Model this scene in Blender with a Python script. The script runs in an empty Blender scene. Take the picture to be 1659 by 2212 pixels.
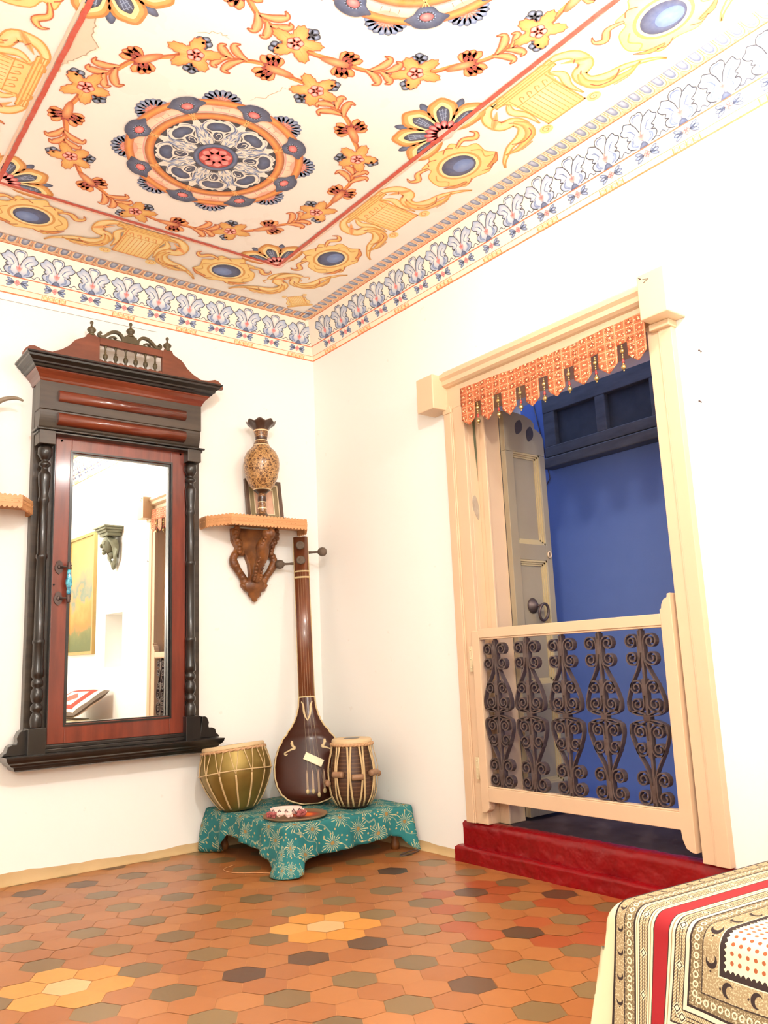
import bpy, bmesh, math, random
from math import sin, cos, pi, radians, sqrt, atan2, hypot
from mathutils import Vector, Matrix, Euler
random.seed(7)
SC = bpy.context.scene
COL = SC.collection

# ------------------------------------------------------------------ camera
cam_d = bpy.data.cameras.new('camera'); cam = bpy.data.objects.new('camera', cam_d); COL.objects.link(cam)
cam.location = (-2.45695, -3.73113, 0.81045)
cam.rotation_euler = (1.75376487, 0.0414266, -0.6568947)
cam_d.sensor_fit = 'HORIZONTAL'; cam_d.sensor_width = 36.0; cam_d.lens = 36.0 * 1776.5 / 1659.0
cam_d.clip_start = 0.02; cam_d.clip_end = 60
SC.camera = cam

# ------------------------------------------------------------------ world: blue evening sky over the open court
w = bpy.data.worlds.new('evening_sky'); SC.world = w; w.use_nodes = True
bg = w.node_tree.nodes['Background']; bg.inputs[0].default_value = (0.34, 0.46, 0.88, 1); bg.inputs[1].default_value = 2.4

# ------------------------------------------------------------------ lamps and an added fill
def lamp(name, loc, power, col, r):
    d = bpy.data.lights.new(name, 'POINT'); d.energy = power; d.color = col; d.shadow_soft_size = r
    o = bpy.data.objects.new(name, d); o.location = loc; COL.objects.link(o); return o
lamp('wall_lamp', (-0.52, -3.02, 2.42), 27, (1.0, 0.97, 0.93), 0.06)
lamp('ceiling_lamp', (-1.70, -2.90, 2.36), 74, (1.0, 0.97, 0.94), 0.06)
lamp('fill_light', (-3.0, -4.4, 1.55), 60, (1.0, 0.95, 0.90), 0.20)  # added fill light that lifts the ceiling, no fixture stands here

# ------------------------------------------------------------------ view
vs = SC.view_settings
SC.display_settings.display_device = 'sRGB'
vs.view_transform = 'Standard'; vs.look = 'None'; vs.gamma = 1.0; vs.use_curve_mapping = False
vs.exposure = 0.42
SC.cycles.max_bounces = 8; SC.cycles.diffuse_bounces = 5

# ------------------------------------------------------------------ colour helpers
def lin(c):
    c = c / 255.0
    return c / 12.92 if c <= 0.04045 else ((c + 0.055) / 1.055) ** 2.4
def rgb(r, g, b, a=1.0): return (lin(r), lin(g), lin(b), a)
def mixc(a, b, t): return tuple(a[i] + (b[i] - a[i]) * t for i in range(3)) + (1.0,)

# ------------------------------------------------------------------ node helpers
class NT:
    def __init__(s, name, rough=0.6, metal=0.0, spec=None, coat=0.0):
        s.m = bpy.data.materials.new(name); s.m.use_nodes = True
        s.t = s.m.node_tree; s.n = s.t.nodes; s.l = s.t.links
        s.b = s.n['Principled BSDF']; s.b.inputs['Roughness'].default_value = rough
        s.b.inputs['Metallic'].default_value = metal
        if spec is not None: s.b.inputs['Specular IOR Level'].default_value = spec
        if coat: s.b.inputs['Coat Weight'].default_value = coat; s.b.inputs['Coat Roughness'].default_value = 0.12
    def new(s, t, **kw):
        n = s.n.new(t)
        for k, v in kw.items(): setattr(n, k, v)
        return n
    def put(s, sock, v):
        if hasattr(v, 'links') or isinstance(v, bpy.types.NodeSocket): s.l.new(v, sock)
        else: sock.default_value = v
    def math(s, op, a, b=None, c=None):
        n = s.new('ShaderNodeMath', operation=op); s.put(n.inputs[0], a)
        if b is not None: s.put(n.inputs[1], b)
        if c is not None: s.put(n.inputs[2], c)
        return n.outputs[0]
    def vmath(s, op, a, b=None):
        n = s.new('ShaderNodeVectorMath', operation=op); s.put(n.inputs[0], a)
        if b is not None: s.put(n.inputs[1], b)
        return n.outputs['Value'] if op in ('LENGTH', 'DOT_PRODUCT') else n.outputs[0]
    def mix(s, f, a, b):
        n = s.new('ShaderNodeMix', data_type='RGBA'); s.put(n.inputs[0], f); s.put(n.inputs[6], a); s.put(n.inputs[7], b)
        return n.outputs[2]
    def coord(s, which='Object'): return s.new('ShaderNodeTexCoord').outputs[which]
    def noise(s, scale, detail=3, vec=None, rough=0.55):
        n = s.new('ShaderNodeTexNoise'); n.inputs['Scale'].default_value = scale; n.inputs['Detail'].default_value = detail
        n.inputs['Roughness'].default_value = rough
        s.l.new(vec if vec is not None else s.coord(), n.inputs['Vector']); return n.outputs['Fac']
    def ramp(s, f, stops, mode='LINEAR'):
        n = s.new('ShaderNodeValToRGB'); n.color_ramp.interpolation = mode; s.put(n.inputs[0], f)
        e = n.color_ramp.elements
        while len(e) < len(stops): e.new(0.5)
        for i, (p, c) in enumerate(stops): e[i].position = p; e[i].color = c
        return n.outputs[0]
    def sep(s, v): n = s.new('ShaderNodeSeparateXYZ'); s.l.new(v, n.inputs[0]); return n.outputs
    def comb(s, x, y, z=0.0):
        n = s.new('ShaderNodeCombineXYZ'); s.put(n.inputs[0], x); s.put(n.inputs[1], y); s.put(n.inputs[2], z); return n.outputs[0]
    def scale(s, v, sc):
        n = s.new('ShaderNodeMapping'); s.l.new(v, n.inputs[0]); n.inputs['Scale'].default_value = sc; return n.outputs[0]
    def color(s, c): s.put(s.b.inputs['Base Color'], c)
    def bump(s, h, strength=0.3, dist=0.005):
        n = s.new('ShaderNodeBump'); n.inputs['Strength'].default_value = strength; n.inputs['Distance'].default_value = dist
        s.put(n.inputs['Height'], h); s.l.new(n.outputs[0], s.b.inputs['Normal'])

def simple(name, c, rough=0.6, metal=0.0, var=0.12, nscale=9, bump=0.0, bscale=60, spec=None, coat=0.0, stretch=None):
    t = NT(name, rough, metal, spec, coat)
    v = t.coord()
    if stretch: v = t.scale(v, stretch)
    f = t.noise(nscale, 4, v)
    t.color(t.mix(f, mixc(c, (0, 0, 0, 1), var * 1.6), mixc(c, (1, 1, 1, 1), var * 0.5)))
    if bump: t.bump(t.noise(bscale, 4, v), bump, 0.004)
    return t.m

def painted(name='fresco_paint', rough=0.75):
    t = NT(name, rough)
    a = t.new('ShaderNodeAttribute', attribute_name='Col')
    f = t.noise(45, 4); g = t.noise(3.5, 4)
    c = t.mix(t.math('MULTIPLY', f, 0.14), a.outputs['Color'], (1, .97, .9, 1))
    c = t.mix(t.math('MULTIPLY', t.math('GREATER_THAN', g, 0.62), 0.06), c, (.55, .45, .32, 1))
    t.color(c); t.bump(t.noise(30, 5), 0.10, 0.003)
    return t.m

M = {}
def wall_mat(name, c, stain=0.10):
    t = NT(name, 0.62)
    f = t.noise(1.3, 4); g = t.noise(14, 5)
    c1 = t.mix(t.math('MULTIPLY', f, 0.22), c, mixc(c, rgb(238, 240, 220), 0.9))
    c1 = t.mix(t.math('MULTIPLY', t.math('GREATER_THAN', g, 0.70), stain), c1, rgb(190, 150, 100))
    t.color(c1); t.bump(t.math('ADD', t.noise(5, 3), t.math('MULTIPLY', t.noise(80, 3), 0.12)), 0.16, 0.012)
    return t.m
M['wall'] = wall_mat('cream_plaster', rgb(242, 242, 239))
M['paint'] = painted()
M['jamb'] = simple('pale_peach_gloss_paint', rgb(216, 186, 152), 0.42, var=0.05, nscale=5, bump=0.1, bscale=18)
M['casing'] = simple('cream_casing_paint', rgb(220, 192, 156), 0.45, var=0.05, nscale=4, bump=0.08, bscale=20)
M['leaf'] = simple('aged_khaki_door_paint', rgb(158, 142, 112), 0.5, var=0.14, nscale=3, bump=0.15, bscale=25)
M['khaki'] = simple('khaki_moulding_paint', rgb(192, 170, 122), 0.5, var=0.1, nscale=6)
M['darkleaf'] = simple('dark_brown_patch', rgb(62, 50, 46), 0.6)
M['green'] = simple('old_green_paint', rgb(86, 92, 62), 0.6)
M['red'] = None
t = NT('red_gloss_paint', 0.30, spec=.35, coat=.22)
t.color(t.mix(t.noise(7, 4), rgb(108, 0, 6), rgb(146, 0, 13))); t.bump(t.math('ADD', t.noise(7, 2), t.math('MULTIPLY', t.noise(24, 2), .3)), .7, 0.03); M['red'] = t.m
M['sill'] = simple('dark_maroon_stone', rgb(72, 40, 34), 0.8, var=0.2, nscale=6, bump=0.2, spec=.15)
t = NT('blue_limewash', 0.85)
f = t.noise(1.8, 5); g = t.noise(12, 4)
t.color(t.mix(t.math('MULTIPLY', g, .25), t.mix(f, rgb(94, 116, 168), rgb(110, 130, 180)), rgb(78, 98, 146))); t.bump(t.noise(20, 4), .15, .01); M['blue'] = t.m
M['dkwood'] = simple('dark_grey_shutter_wood', rgb(60, 53, 48), 0.6, var=0.2, nscale=6, stretch=(1, 1, 4))
M['dkpane'] = simple('dark_dusty_pane', rgb(38, 36, 36), 0.45)
M['iron'] = simple('brown_wrought_iron', rgb(72, 44, 35), 0.40, 0.25, var=0.2, nscale=30, bump=0.2, bscale=90)
M['steel'] = simple('painted_hinge', rgb(222, 205, 165), 0.4, var=0.08)
M['brass'] = simple('dull_brass', rgb(196, 170, 110), 0.3, 0.8)
M['rust'] = simple('rusty_dark_iron', rgb(70, 42, 34), 0.5, 0.5, var=0.2, bump=.3)
def wood(name, c1, c2, rough=0.35, coat=0.4, sc=(14, 14, 1.6), bump=.05):
    t = NT(name, rough, coat=coat)
    v = t.scale(t.coord(), sc)
    f = t.noise(1.6, 6, v, 0.6)
    t.color(t.ramp(f, [(0.3, c1), (0.7, c2)])); t.bump(f, bump, 0.004); return t.m
M['blackwood'] = wood('ebonised_wood', rgb(12, 10, 9), rgb(30, 25, 22), 0.30, 0.35)
M['greywood'] = wood('dark_brown_stained_wood', rgb(44, 36, 28), rgb(72, 60, 48), 0.40, 0.2, (1.6, 14, 14))
M['redwood'] = wood('red_mahogany', rgb(92, 32, 16), rgb(132, 54, 32), 0.3, 0.4)
M['redroll'] = wood('polished_mahogany_moulding', rgb(88, 34, 18), rgb(126, 58, 36), 0.2, 0.7, (1.6, 4, 10))
M['pedwood'] = wood('brown_mahogany_fretboard', rgb(100, 50, 28), rgb(128, 68, 42), 0.45, 0.15, (3, 14, 14))
M['olive'] = wood('carved_olive_wood', rgb(66, 56, 34), rgb(92, 80, 52), 0.5, 0.1)
M['carve'] = wood('carved_teak', rgb(78, 40, 14), rgb(150, 94, 44), 0.48, 0.15, (9, 9, 9), .35)
M['shelfwood'] = wood('pale_teak', rgb(196, 140, 92), rgb(220, 164, 112), 0.5, 0.1, (1.4, 9, 12), .12)
t = NT('mirror_glass', 0.0, 1.0); t.color((.93, .95, .92, 1)); M['mirror'] = t.m
t = NT('turquoise_glass', 0.1, 0.0, coat=.8); t.color(t.ramp(t.noise(60, 2), [(.4, rgb(20, 90, 130)), (.6, rgb(90, 200, 225))])); M['turq'] = t.m

# ------------------------------------------------------------------ mesh builder
class MB:
    def __init__(s): s.v = []; s.f = []; s.mi = []; s.mats = []; s.cur = 0; s.col = None; s.uv = None; s.sm = []; s.smooth = False
    def mat(s, m):
        if m not in s.mats: s.mats.append(m)
        s.cur = s.mats.index(m); return s
    def add(s, vs, fs, M4=None, smooth=None):
        b = len(s.v)
        for p in vs:
            p = Vector(p)
            s.v.append(M4 @ p if M4 is not None else p)
        sm = s.smooth if smooth is None else smooth
        for f in fs: s.f.append([b + i for i in f]); s.mi.append(s.cur); s.sm.append(sm)
        return s
    def box(s, a, b, M4=None):
        x0, x1 = sorted((a[0], b[0])); y0, y1 = sorted((a[1], b[1])); z0, z1 = sorted((a[2], b[2]))
        vs = [(x0,y0,z0),(x1,y0,z0),(x1,y1,z0),(x0,y1,z0),(x0,y0,z1),(x1,y0,z1),(x1,y1,z1),(x0,y1,z1)]
        return s.add(vs, [(0,3,2,1),(4,5,6,7),(0,1,5,4),(1,2,6,5),(2,3,7,6),(3,0,4,7)], M4, False)
    def lathe(s, prof, n=32, M4=None, wav=None, cap=True):
        vs = []; fs = []
        for j, (r, z) in enumerate(prof):
            for i in range(n):
                a = 2 * pi * i / n; rr, zz = (r, z) if wav is None else wav(r, z, a, j)
                vs.append((rr * cos(a), rr * sin(a), zz))
        for j in range(len(prof) - 1):
            for i in range(n):
                k = (i + 1) % n; fs.append((j*n+i, j*n+k, (j+1)*n+k, (j+1)*n+i))
        if cap:
            if prof[0][0] > 1e-5: fs.append(tuple(reversed(range(n))))
            if prof[-1][0] > 1e-5: fs.append(tuple((len(prof)-1)*n + i for i in range(n)))
        return s.add(vs, fs, M4, True)
    def tube(s, pts, r, n=8, closed=False, flat=None, cap=True):
        pts = [Vector(p) for p in pts]; N = len(pts)
        rs = r if isinstance(r, (list, tuple)) else [r] * N
        vs = []; fs = []; up = Vector((0.13, 0.2, 0.97)); last = None
        for i, p in enumerate(pts):
            a = pts[(i-1) % N] if (closed or i > 0) else p; b = pts[(i+1) % N] if (closed or i < N-1) else p
            d = (b - a).normalized() if (b-a).length > 1e-9 else Vector((0, 0, 1))
            if last is None:
                u = d.cross(up); u = u.normalized() if u.length > 1e-4 else d.orthogonal().normalized()
            else:
                u = last - d * last.dot(d); u = u.normalized() if u.length > 1e-6 else d.orthogonal().normalized()
            last = u; v2 = d.cross(u)
            for k in range(n):
                an = 2*pi*k/n; e = rs[i]
                vs.append(p + u * cos(an) * e + v2 * sin(an) * e * (flat if flat else 1))
        m = N if closed else N - 1
        for i in range(m):
            j = (i + 1) % N
            for k in range(n):
                q = (k + 1) % n; fs.append((i*n+k, i*n+q, j*n+q, j*n+k))
        if cap and not closed: fs.append(tuple(reversed(range(n)))); fs.append(tuple((N-1)*n+k for k in range(n)))
        return s.add(vs, fs, None, True)
    def prism(s, outline, f0, f1):
        """outline: 2D list, f0/f1 map 2D -> 3D for the two ends"""
        n = len(outline)
        vs = [f0(*p) for p in outline] + [f1(*p) for p in outline]
        fs = [tuple(reversed(range(n))), tuple(range(n, 2*n))] + [(i, (i+1) % n, n+(i+1) % n, n+i) for i in range(n)]
        return s.add(vs, fs, None, False)
    def ribbon(s, pts, th, fmap, d0, d1):
        """flat bar following a 2D path; fmap(u,v,d)->3D, thickness th in plane, depth d0..d1"""
        n = len(pts); vs = []; fs = []
        for i, p in enumerate(pts):
            a = pts[max(i-1, 0)]; b = pts[min(i+1, n-1)]; dx, dy = b[0]-a[0], b[1]-a[1]; L = hypot(dx, dy) or 1
            nx, ny = -dy/L*th/2, dx/L*th/2
            for (q, d) in (((p[0]+nx, p[1]+ny), d0), ((p[0]-nx, p[1]-ny), d0), ((p[0]-nx, p[1]-ny), d1), ((p[0]+nx, p[1]+ny), d1)):
                vs.append(fmap(q[0], q[1], d))
        for i in range(n-1):
            for k in range(4):
                q = (k+1) % 4; fs.append((i*4+k, i*4+q, (i+1)*4+q, (i+1)*4+k))
        fs.append((3, 2, 1, 0)); fs.append(tuple((n-1)*4+k for k in range(4)))
        return s.add(vs, fs, None, False)
    def ball(s, c, r, n=12, sc=(1, 1, 1)):
        prof = [(max(sin(pi*i/n), 0) * 1.0, -cos(pi*i/n)) for i in range(n+1)]
        prof[0] = (1e-6, -1); prof[-1] = (1e-6, 1)
        M4 = Matrix.Translation(c) @ Matrix.Diagonal((r*sc[0], r*sc[1], r*sc[2], 1))
        return s.lathe(prof, max(n, 10), M4, cap=False)
    def build(s, name, m=None, parent=None, bevel=0.0, kind=None, fixn=True):
        me = bpy.data.meshes.new(name); me.from_pydata([tuple(p) for p in s.v], [], s.f)
        mats = s.mats if s.mats else ([m] if m else [])
        for x in mats: me.materials.append(x)
        me.polygons.foreach_set('material_index', s.mi if s.mats else [0]*len(s.f)); me.polygons.foreach_set('use_smooth', s.sm)
        if s.col:
            at = me.color_attributes.new('Col', 'FLOAT_COLOR', 'CORNER')
            flat = []
            for ci, f in zip(s.col, s.f):
                cs = ci if isinstance(ci, list) else [ci] * len(f)
                for c in cs: flat.extend(c)
            at.data.foreach_set('color', flat)
        if s.uv:
            ul = me.uv_layers.new(name='UVMap'); flat = []
            for f in s.f:
                for i in f: flat.extend(s.uv[i])
            ul.data.foreach_set('uv', flat)
        if fixn:
            bm = bmesh.new(); bm.from_mesh(me); bmesh.ops.recalc_face_normals(bm, faces=bm.faces); bm.to_mesh(me); bm.free()
        me.update()
        o = bpy.data.objects.new(name, me); COL.objects.link(o)
        if parent is not None: o.parent = parent; o.matrix_parent_inverse = par_inv(parent)
        if bevel:
            b = o.modifiers.new('bevel', 'BEVEL'); b.width = bevel; b.segments = 2; b.limit_method = 'ANGLE'; b.angle_limit = radians(40)
            b.harden_normals = False
        if kind: o['kind'] = kind
        return o
def wm(o):
    m = Matrix.LocRotScale(o.location, o.rotation_euler, o.scale)
    return (wm(o.parent) @ o.matrix_parent_inverse @ m) if o.parent else m
def par_inv(p): return wm(p).inverted()
def tag(o, label, cat, group=None, kind=None):
    o['label'] = label; o['category'] = cat
    if group: o['group'] = group
    if kind: o['kind'] = kind
    return o
def empty(name, loc, label=None, cat=None, group=None):
    o = bpy.data.objects.new(name, None); o.location = loc; o.empty_display_size = .05; COL.objects.link(o)
    if label: tag(o, label, cat, group)
    return o
def sub(o, **kw):
    m = o.modifiers.new('subsurf', 'SUBSURF'); m.levels = m.render_levels = kw.get('n', 1); return o
def spline(pts, k=6, closed=False):
    out = []; n = len(pts); rng = range(n) if closed else range(n-1); D = len(pts[0])
    for i in rng:
        p0 = pts[(i-1) % n] if (closed or i > 0) else pts[i]; p1 = pts[i]; p2 = pts[(i+1) % n]
        p3 = pts[(i+2) % n] if (closed or i < n-2) else p2
        for j in range(k):
            t = j / k
            out.append(tuple(0.5*((2*p1[d]) + (-p0[d]+p2[d])*t + (2*p0[d]-5*p1[d]+4*p2[d]-p3[d])*t*t + (-p0[d]+3*p1[d]-3*p2[d]+p3[d])*t**3) for d in range(D)))
    if not closed: out.append(tuple(pts[-1]))
    return out
def frameM(o, x, y, z):
    x, y, z = Vector(x).normalized(), Vector(y).normalized(), Vector(z).normalized()
    return Matrix(((x.x, y.x, z.x, o[0]), (x.y, y.y, z.y, o[1]), (x.z, y.z, z.z, o[2]), (0, 0, 0, 1)))

# ================================================================== painting engine (fresco motifs as thin paint layers in the mesh)
class Paint(MB):
    def __init__(s, fmap): MB.__init__(s); s.fm = fmap; s.col = []; s.T = lambda x, y: (x, y); s.st = []
    def base(s, vs, fs, c):
        n = len(s.f); s.add(vs, fs, None, False); s.col += [c] * (len(s.f) - n)
    def push(s, cx, cy, ang=0.0, sx=1.0, sy=None):
        sy = sx if sy is None else sy; P = s.T; s.st.append(P); ca, sa = cos(ang), sin(ang)
        s.T = lambda x, y: P(cx + ca*x*sx - sa*y*sy, cy + sa*x*sx + ca*y*sy)
    def pushf(s, fn): P = s.T; s.st.append(P); s.T = lambda x, y: P(*fn(x, y))
    def pop(s): s.T = s.st.pop()
    def poly(s, pts, c, lay):
        s.add([s.fm(*s.T(*p), lay) for p in pts], [tuple(range(len(pts)))], None, False); s.col.append(c)
    def fan(s, pts, c, cc, lay, ctr=None):
        if ctr is None: ctr = (sum(p[0] for p in pts)/len(pts), sum(p[1] for p in pts)/len(pts))
        n = len(pts)
        s.add([s.fm(*s.T(*ctr), lay)] + [s.fm(*s.T(*p), lay) for p in pts], [(0, i+1, (i+1) % n + 1) for i in range(n)], None, False)
        s.col += [[cc, c, c]] * n
    def stroke(s, pts, wd, c, lay, taper=0.0, closed=False):
        n = len(pts); vs = []
        for i, p in enumerate(pts):
            a = pts[(i-1) % n] if closed else pts[max(i-1, 0)]; b = pts[(i+1) % n] if closed else pts[min(i+1, n-1)]
            dx, dy = b[0]-a[0], b[1]-a[1]; L = hypot(dx, dy) or 1
            t = i/(n-1); ww = wd/2
            if taper and not closed: ww *= max(0.12, min(1.0, (1-t)/taper, (t+.08)/(taper*.6)))
            nx, ny = -dy/L*ww, dx/L*ww
            vs += [s.fm(*s.T(p[0]+nx, p[1]+ny), lay), s.fm(*s.T(p[0]-nx, p[1]-ny), lay)]
        fs = [(2*i, 2*i+1, (2*((i+1) % n))+1, 2*((i+1) % n)) for i in range(n if closed else n-1)]
        m = len(s.f); s.add(vs, fs, None, False); s.col += [c] * (len(s.f)-m)
    def body(s, pts, wd, c, ce, lay, taper=0.5, out=None):
        """fat tapered stroke, lighter along its middle"""
        n = len(pts); A = []; B = []
        for i, p in enumerate(pts):
            a = pts[max(i-1, 0)]; b = pts[min(i+1, n-1)]; dx, dy = b[0]-a[0], b[1]-a[1]; L = hypot(dx, dy) or 1
            t = i/(n-1); ww = wd/2 * max(0.1, min(1.0, (1-t)/taper, (t+.15)/(taper)))
            A.append((p[0]-dy/L*ww, p[1]+dx/L*ww)); B.append((p[0]+dy/L*ww, p[1]-dx/L*ww))
        vs = []
        for a, p, b in zip(A, pts, B): vs += [s.fm(*s.T(*a), lay), s.fm(*s.T(*p), lay), s.fm(*s.T(*b), lay)]
        fs = []; cs = []
        for i in range(n-1):
            fs += [(3*i, 3*i+1, 3*i+4, 3*i+3), (3*i+1, 3*i+2, 3*i+5, 3*i+4)]; cs += [[ce, c, c, ce], [c, ce, ce, c]]
        s.add(vs, fs, None, False); s.col += cs
        if out: s.stroke(A, wd*.12+.0012, out, lay+1); s.stroke(B, wd*.12+.0012, out, lay+1)
    def ring(s, r0, r1, c0, c1, cm, lay, n=96, a0=0.0, a1=2*pi):
        vs = []; fs = []; cs = []
        rm = (r0+r1)/2; full = abs(a1-a0-2*pi) < 1e-6
        for i in range(n+1):
            a = a0 + (a1-a0)*i/n
            for r in (r0, rm, r1): vs.append(s.fm(*s.T(r*cos(a), r*sin(a)), lay))
        for i in range(n):
            fs += [(3*i, 3*i+1, 3*i+4, 3*i+3), (3*i+1, 3*i+2, 3*i+5, 3*i+4)]; cs += [[c0, cm, cm, c0], [cm, c1, c1, cm]]
        s.add(vs, fs, None, False); s.col += cs
    def disc(s, cx, cy, rx, ry, c, cc, lay, n=24, off=(0, 0)):
        s.fan([(cx+rx*cos(2*pi*i/n), cy+ry*sin(2*pi*i/n)) for i in range(n)], c, cc, lay, (cx+off[0], cy+off[1]))
    def petal(s, cx, cy, ang, L, W, c, cc, lay, k=0.6, out=None):
        ca, sa = cos(ang), sin(ang)
        base = [(0, 0), (L*.25, W*.42), (L*k, W*.5), (L*.9, W*.28), (L, 0), (L*.9, -W*.28), (L*k, -W*.5), (L*.25, -W*.42)]
        pts = [(cx+ca*x-sa*y, cy+sa*x+ca*y) for x, y in spline(base, 3, True)]
        s.fan(pts, c, cc, lay)
        if out: s.stroke(pts, W*.09+.0006, out, lay+1, closed=True)

# fresco palette
OR1 = rgb(196, 88, 28); OR2 = rgb(236, 150, 66); OR3 = rgb(250, 190, 120); RED = rgb(196, 62, 30); DRED = rgb(150, 32, 18)
YE1 = rgb(224, 158, 66); YE2 = rgb(247, 213, 126); YE3 = rgb(250, 230, 168); SL1 = rgb(44, 54, 88); SL2 = rgb(92, 112, 156); SL3 = rgb(160, 178, 210)
WH = rgb(242, 238, 226); WG = rgb(196, 198, 200); PK1 = rgb(214, 78, 86); PK2 = rgb(244, 166, 158); CR = rgb(250, 226, 200); DK = rgb(34, 36, 56)
PLAS = rgb(244, 240, 232)

def flower5(P, cx, cy, r, c, cc, lay, out=None, n=5, ph=0.0):
    for k in range(n): P.petal(cx, cy, ph+2*pi*k/n, r, r*.85, c, cc, lay, .7, out)
    P.disc(cx, cy, r*.2, r*.2, out or c, c, lay+2, 8)

def medallion(P, cx, cy, ph):
    P.push(cx, cy, ph)
    P.disc(0, 0, .238, .238, DK, rgb(60, 64, 84), 1, 96)
    for k in range(8):
        P.push(0, 0, 2*pi*k/8)
        # plume on the axis
        pl = [(.075, .014), (.11, .024), (.128, .013), (.15, .031), (.166, .016), (.19, .030), (.203, .015), (.220, .010), (.226, 0)]
        pl = pl + [(x, -y) for x, y in reversed(pl[:-1])]
        P.poly(spline(pl, 3, True), WH, 2)
        P.stroke([(.08, 0), (.21, 0)], .005, WG, 4, .6)
        for q in (-1, 1):
            for r0, k_ in ((.105, .8), (.145, 1.0), (.185, .9)): P.stroke(spline([(r0-.028, q*.003), (r0-.006, q*.010*k_), (r0+.004, q*.024*k_)], 5), .0050, SL3, 4, .6); P.stroke(spline([(r0-.020, q*.003), (r0+.002, q*.008*k_), (r0+.010, q*.018*k_)], 5), .0026, SL2, 5, .6)
        P.pop()
        P.push(0, 0, 2*pi*(k+.5)/8)
        fr = [(.10, .0), (.115, .026), (.14, .030), (.155, .050), (.18, .062), (.205, .050), (.222, .030), (.214, .012), (.221, 0)]
        fr = fr + [(x, -y) for x, y in reversed(fr[1:-1])]
        P.poly(spline(fr, 3, True), WH, 3)
        cup = [(.162, .0), (.158, .022), (.170, .042), (.190, .038), (.204, .020), (.206, 0), (.204, -.020), (.190, -.038), (.170, -.042), (.158, -.022)]
        P.fan(spline(cup, 3, True), SL1, rgb(84, 104, 146), 5)
        P.fan(spline([(.105, 0), (.125, .018), (.15, .012), (.152, 0), (.15, -.012), (.125, -.018)], 4, True), SL1, SL1, 5)
        P.stroke(spline([(.11, .004), (.13, .012), (.146, .004), (.135, -.006), (.122, 0)], 4), .004, WH, 7, .4)
        for q in (-1, 1):
            P.stroke(spline([(.108, q*.016), (.122, q*.030), (.140, q*.036), (.152, q*.050), (.178, q*.060), (.204, q*.050)], 4), .0040, SL3, 5, .4)
            P.stroke(spline([(.125, q*.026), (.15, q*.042), (.175, q*.058), (.205, q*.044), (.215, q*.018)], 4), .0045, SL2, 6, .5)
            P.stroke(spline([(.09, q*.010), (.115, q*.018), (.14, q*.036)], 4), .005, WG, 6, .6)
            P.stroke(spline([(.14, q*.022), (.155, q*.034), (.162, q*.05)], 4), .006, DK, 6, .6)
        P.pop()
    P.ring(.063, .085, SL1, DK, SL2, 8, 48)
    P.disc(0, 0, .064, .064, rgb(190, 40, 40), rgb(190, 40, 40), 8, 32)
    for k in range(8): P.petal(0, 0, 2*pi*k/8+.2, .058, .036, PK2, rgb(240, 120, 116), 9, .7, rgb(220, 90, 90))
    P.disc(0, 0, .024, .024, PK1, PK2, 12, 20)
    P.ring(.226, .258, rgb(190, 92, 24), rgb(170, 76, 22), rgb(238, 158, 66), 9, 120)
    P.ring(.258, .300, CR, rgb(246, 200, 170), rgb(250, 220, 190), 2, 96)
    P.ring(.262, .266, PK2, PK2, PK2, 3, 96)
    for k in range(8):
        a = 2*pi*k/8
        for d in (-.035, .0, .035):
            P.stroke([(.224*cos(a+d*1.2), .224*sin(a+d*1.2)), (.242*cos(a+d*.2), .242*sin(a+d*.2)), (.260*cos(a+d*1.2), .260*sin(a+d*1.2))], .004, rgb(250, 190, 110), 11)
        b = a + pi/8
        for d in (-.10, 0, .10): P.stroke([(.270*cos(b+d), .270*sin(b+d)), (.288*cos(b+d), .288*sin(b+d))], .0065, rgb(186, 84, 56), 5, .5)
        P.ring(.299, .330, rgb(200, 100, 26), rgb(176, 78, 22), rgb(246, 166, 72), 6, 16, b-.26, b+.26)
        # shell outside
        P.push(.322*cos(b), .322*sin(b), b)
        P.disc(0.004, 0, .044, .052, rgb(240, 180, 150), PK2, 3, 24)
        for j in range(9):
            t = -1.45 + 2.9*j/8
            P.petal(.020*cos(t), .030*sin(t), t, .038, .024, SL1 if j % 2 else SL2, SL3, 4, .7)
        for j in range(5):
            t = -1.0 + 2.0*j/4; P.stroke([(.012*cos(t), .012*sin(t)), (.034*cos(t), .038*sin(t))], .003, rgb(226, 120, 90), 7)
        P.pop()
        # pod with a jewel
        P.push(.292*cos(a), .292*sin(a), a)
        pod = [(-.034, 0), (-.028, .024), (-.006, .040), (.010, .070), (.026, .054), (.046, .036), (.054, 0), (.046, -.036), (.026, -.054), (.010, -.070), (-.006, -.040), (-.028, -.024)]
        P.fan(spline(pod, 3, True), SL1, rgb(106, 124, 164), 10, (-.012, 0))
        P.disc(.006, 0, .021, .028, DK, DK, 12, 20); 
        for j in range(14): P.disc(.006+.0195*cos(j*.449), .026*sin(j*.449), .0024, .0024, SL3, SL3, 13, 5)
        P.disc(.006, 0, .0155, .021, PK1, PK2, 14, 18, (-.003, .003))
        P.pop()
    P.pop()

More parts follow.
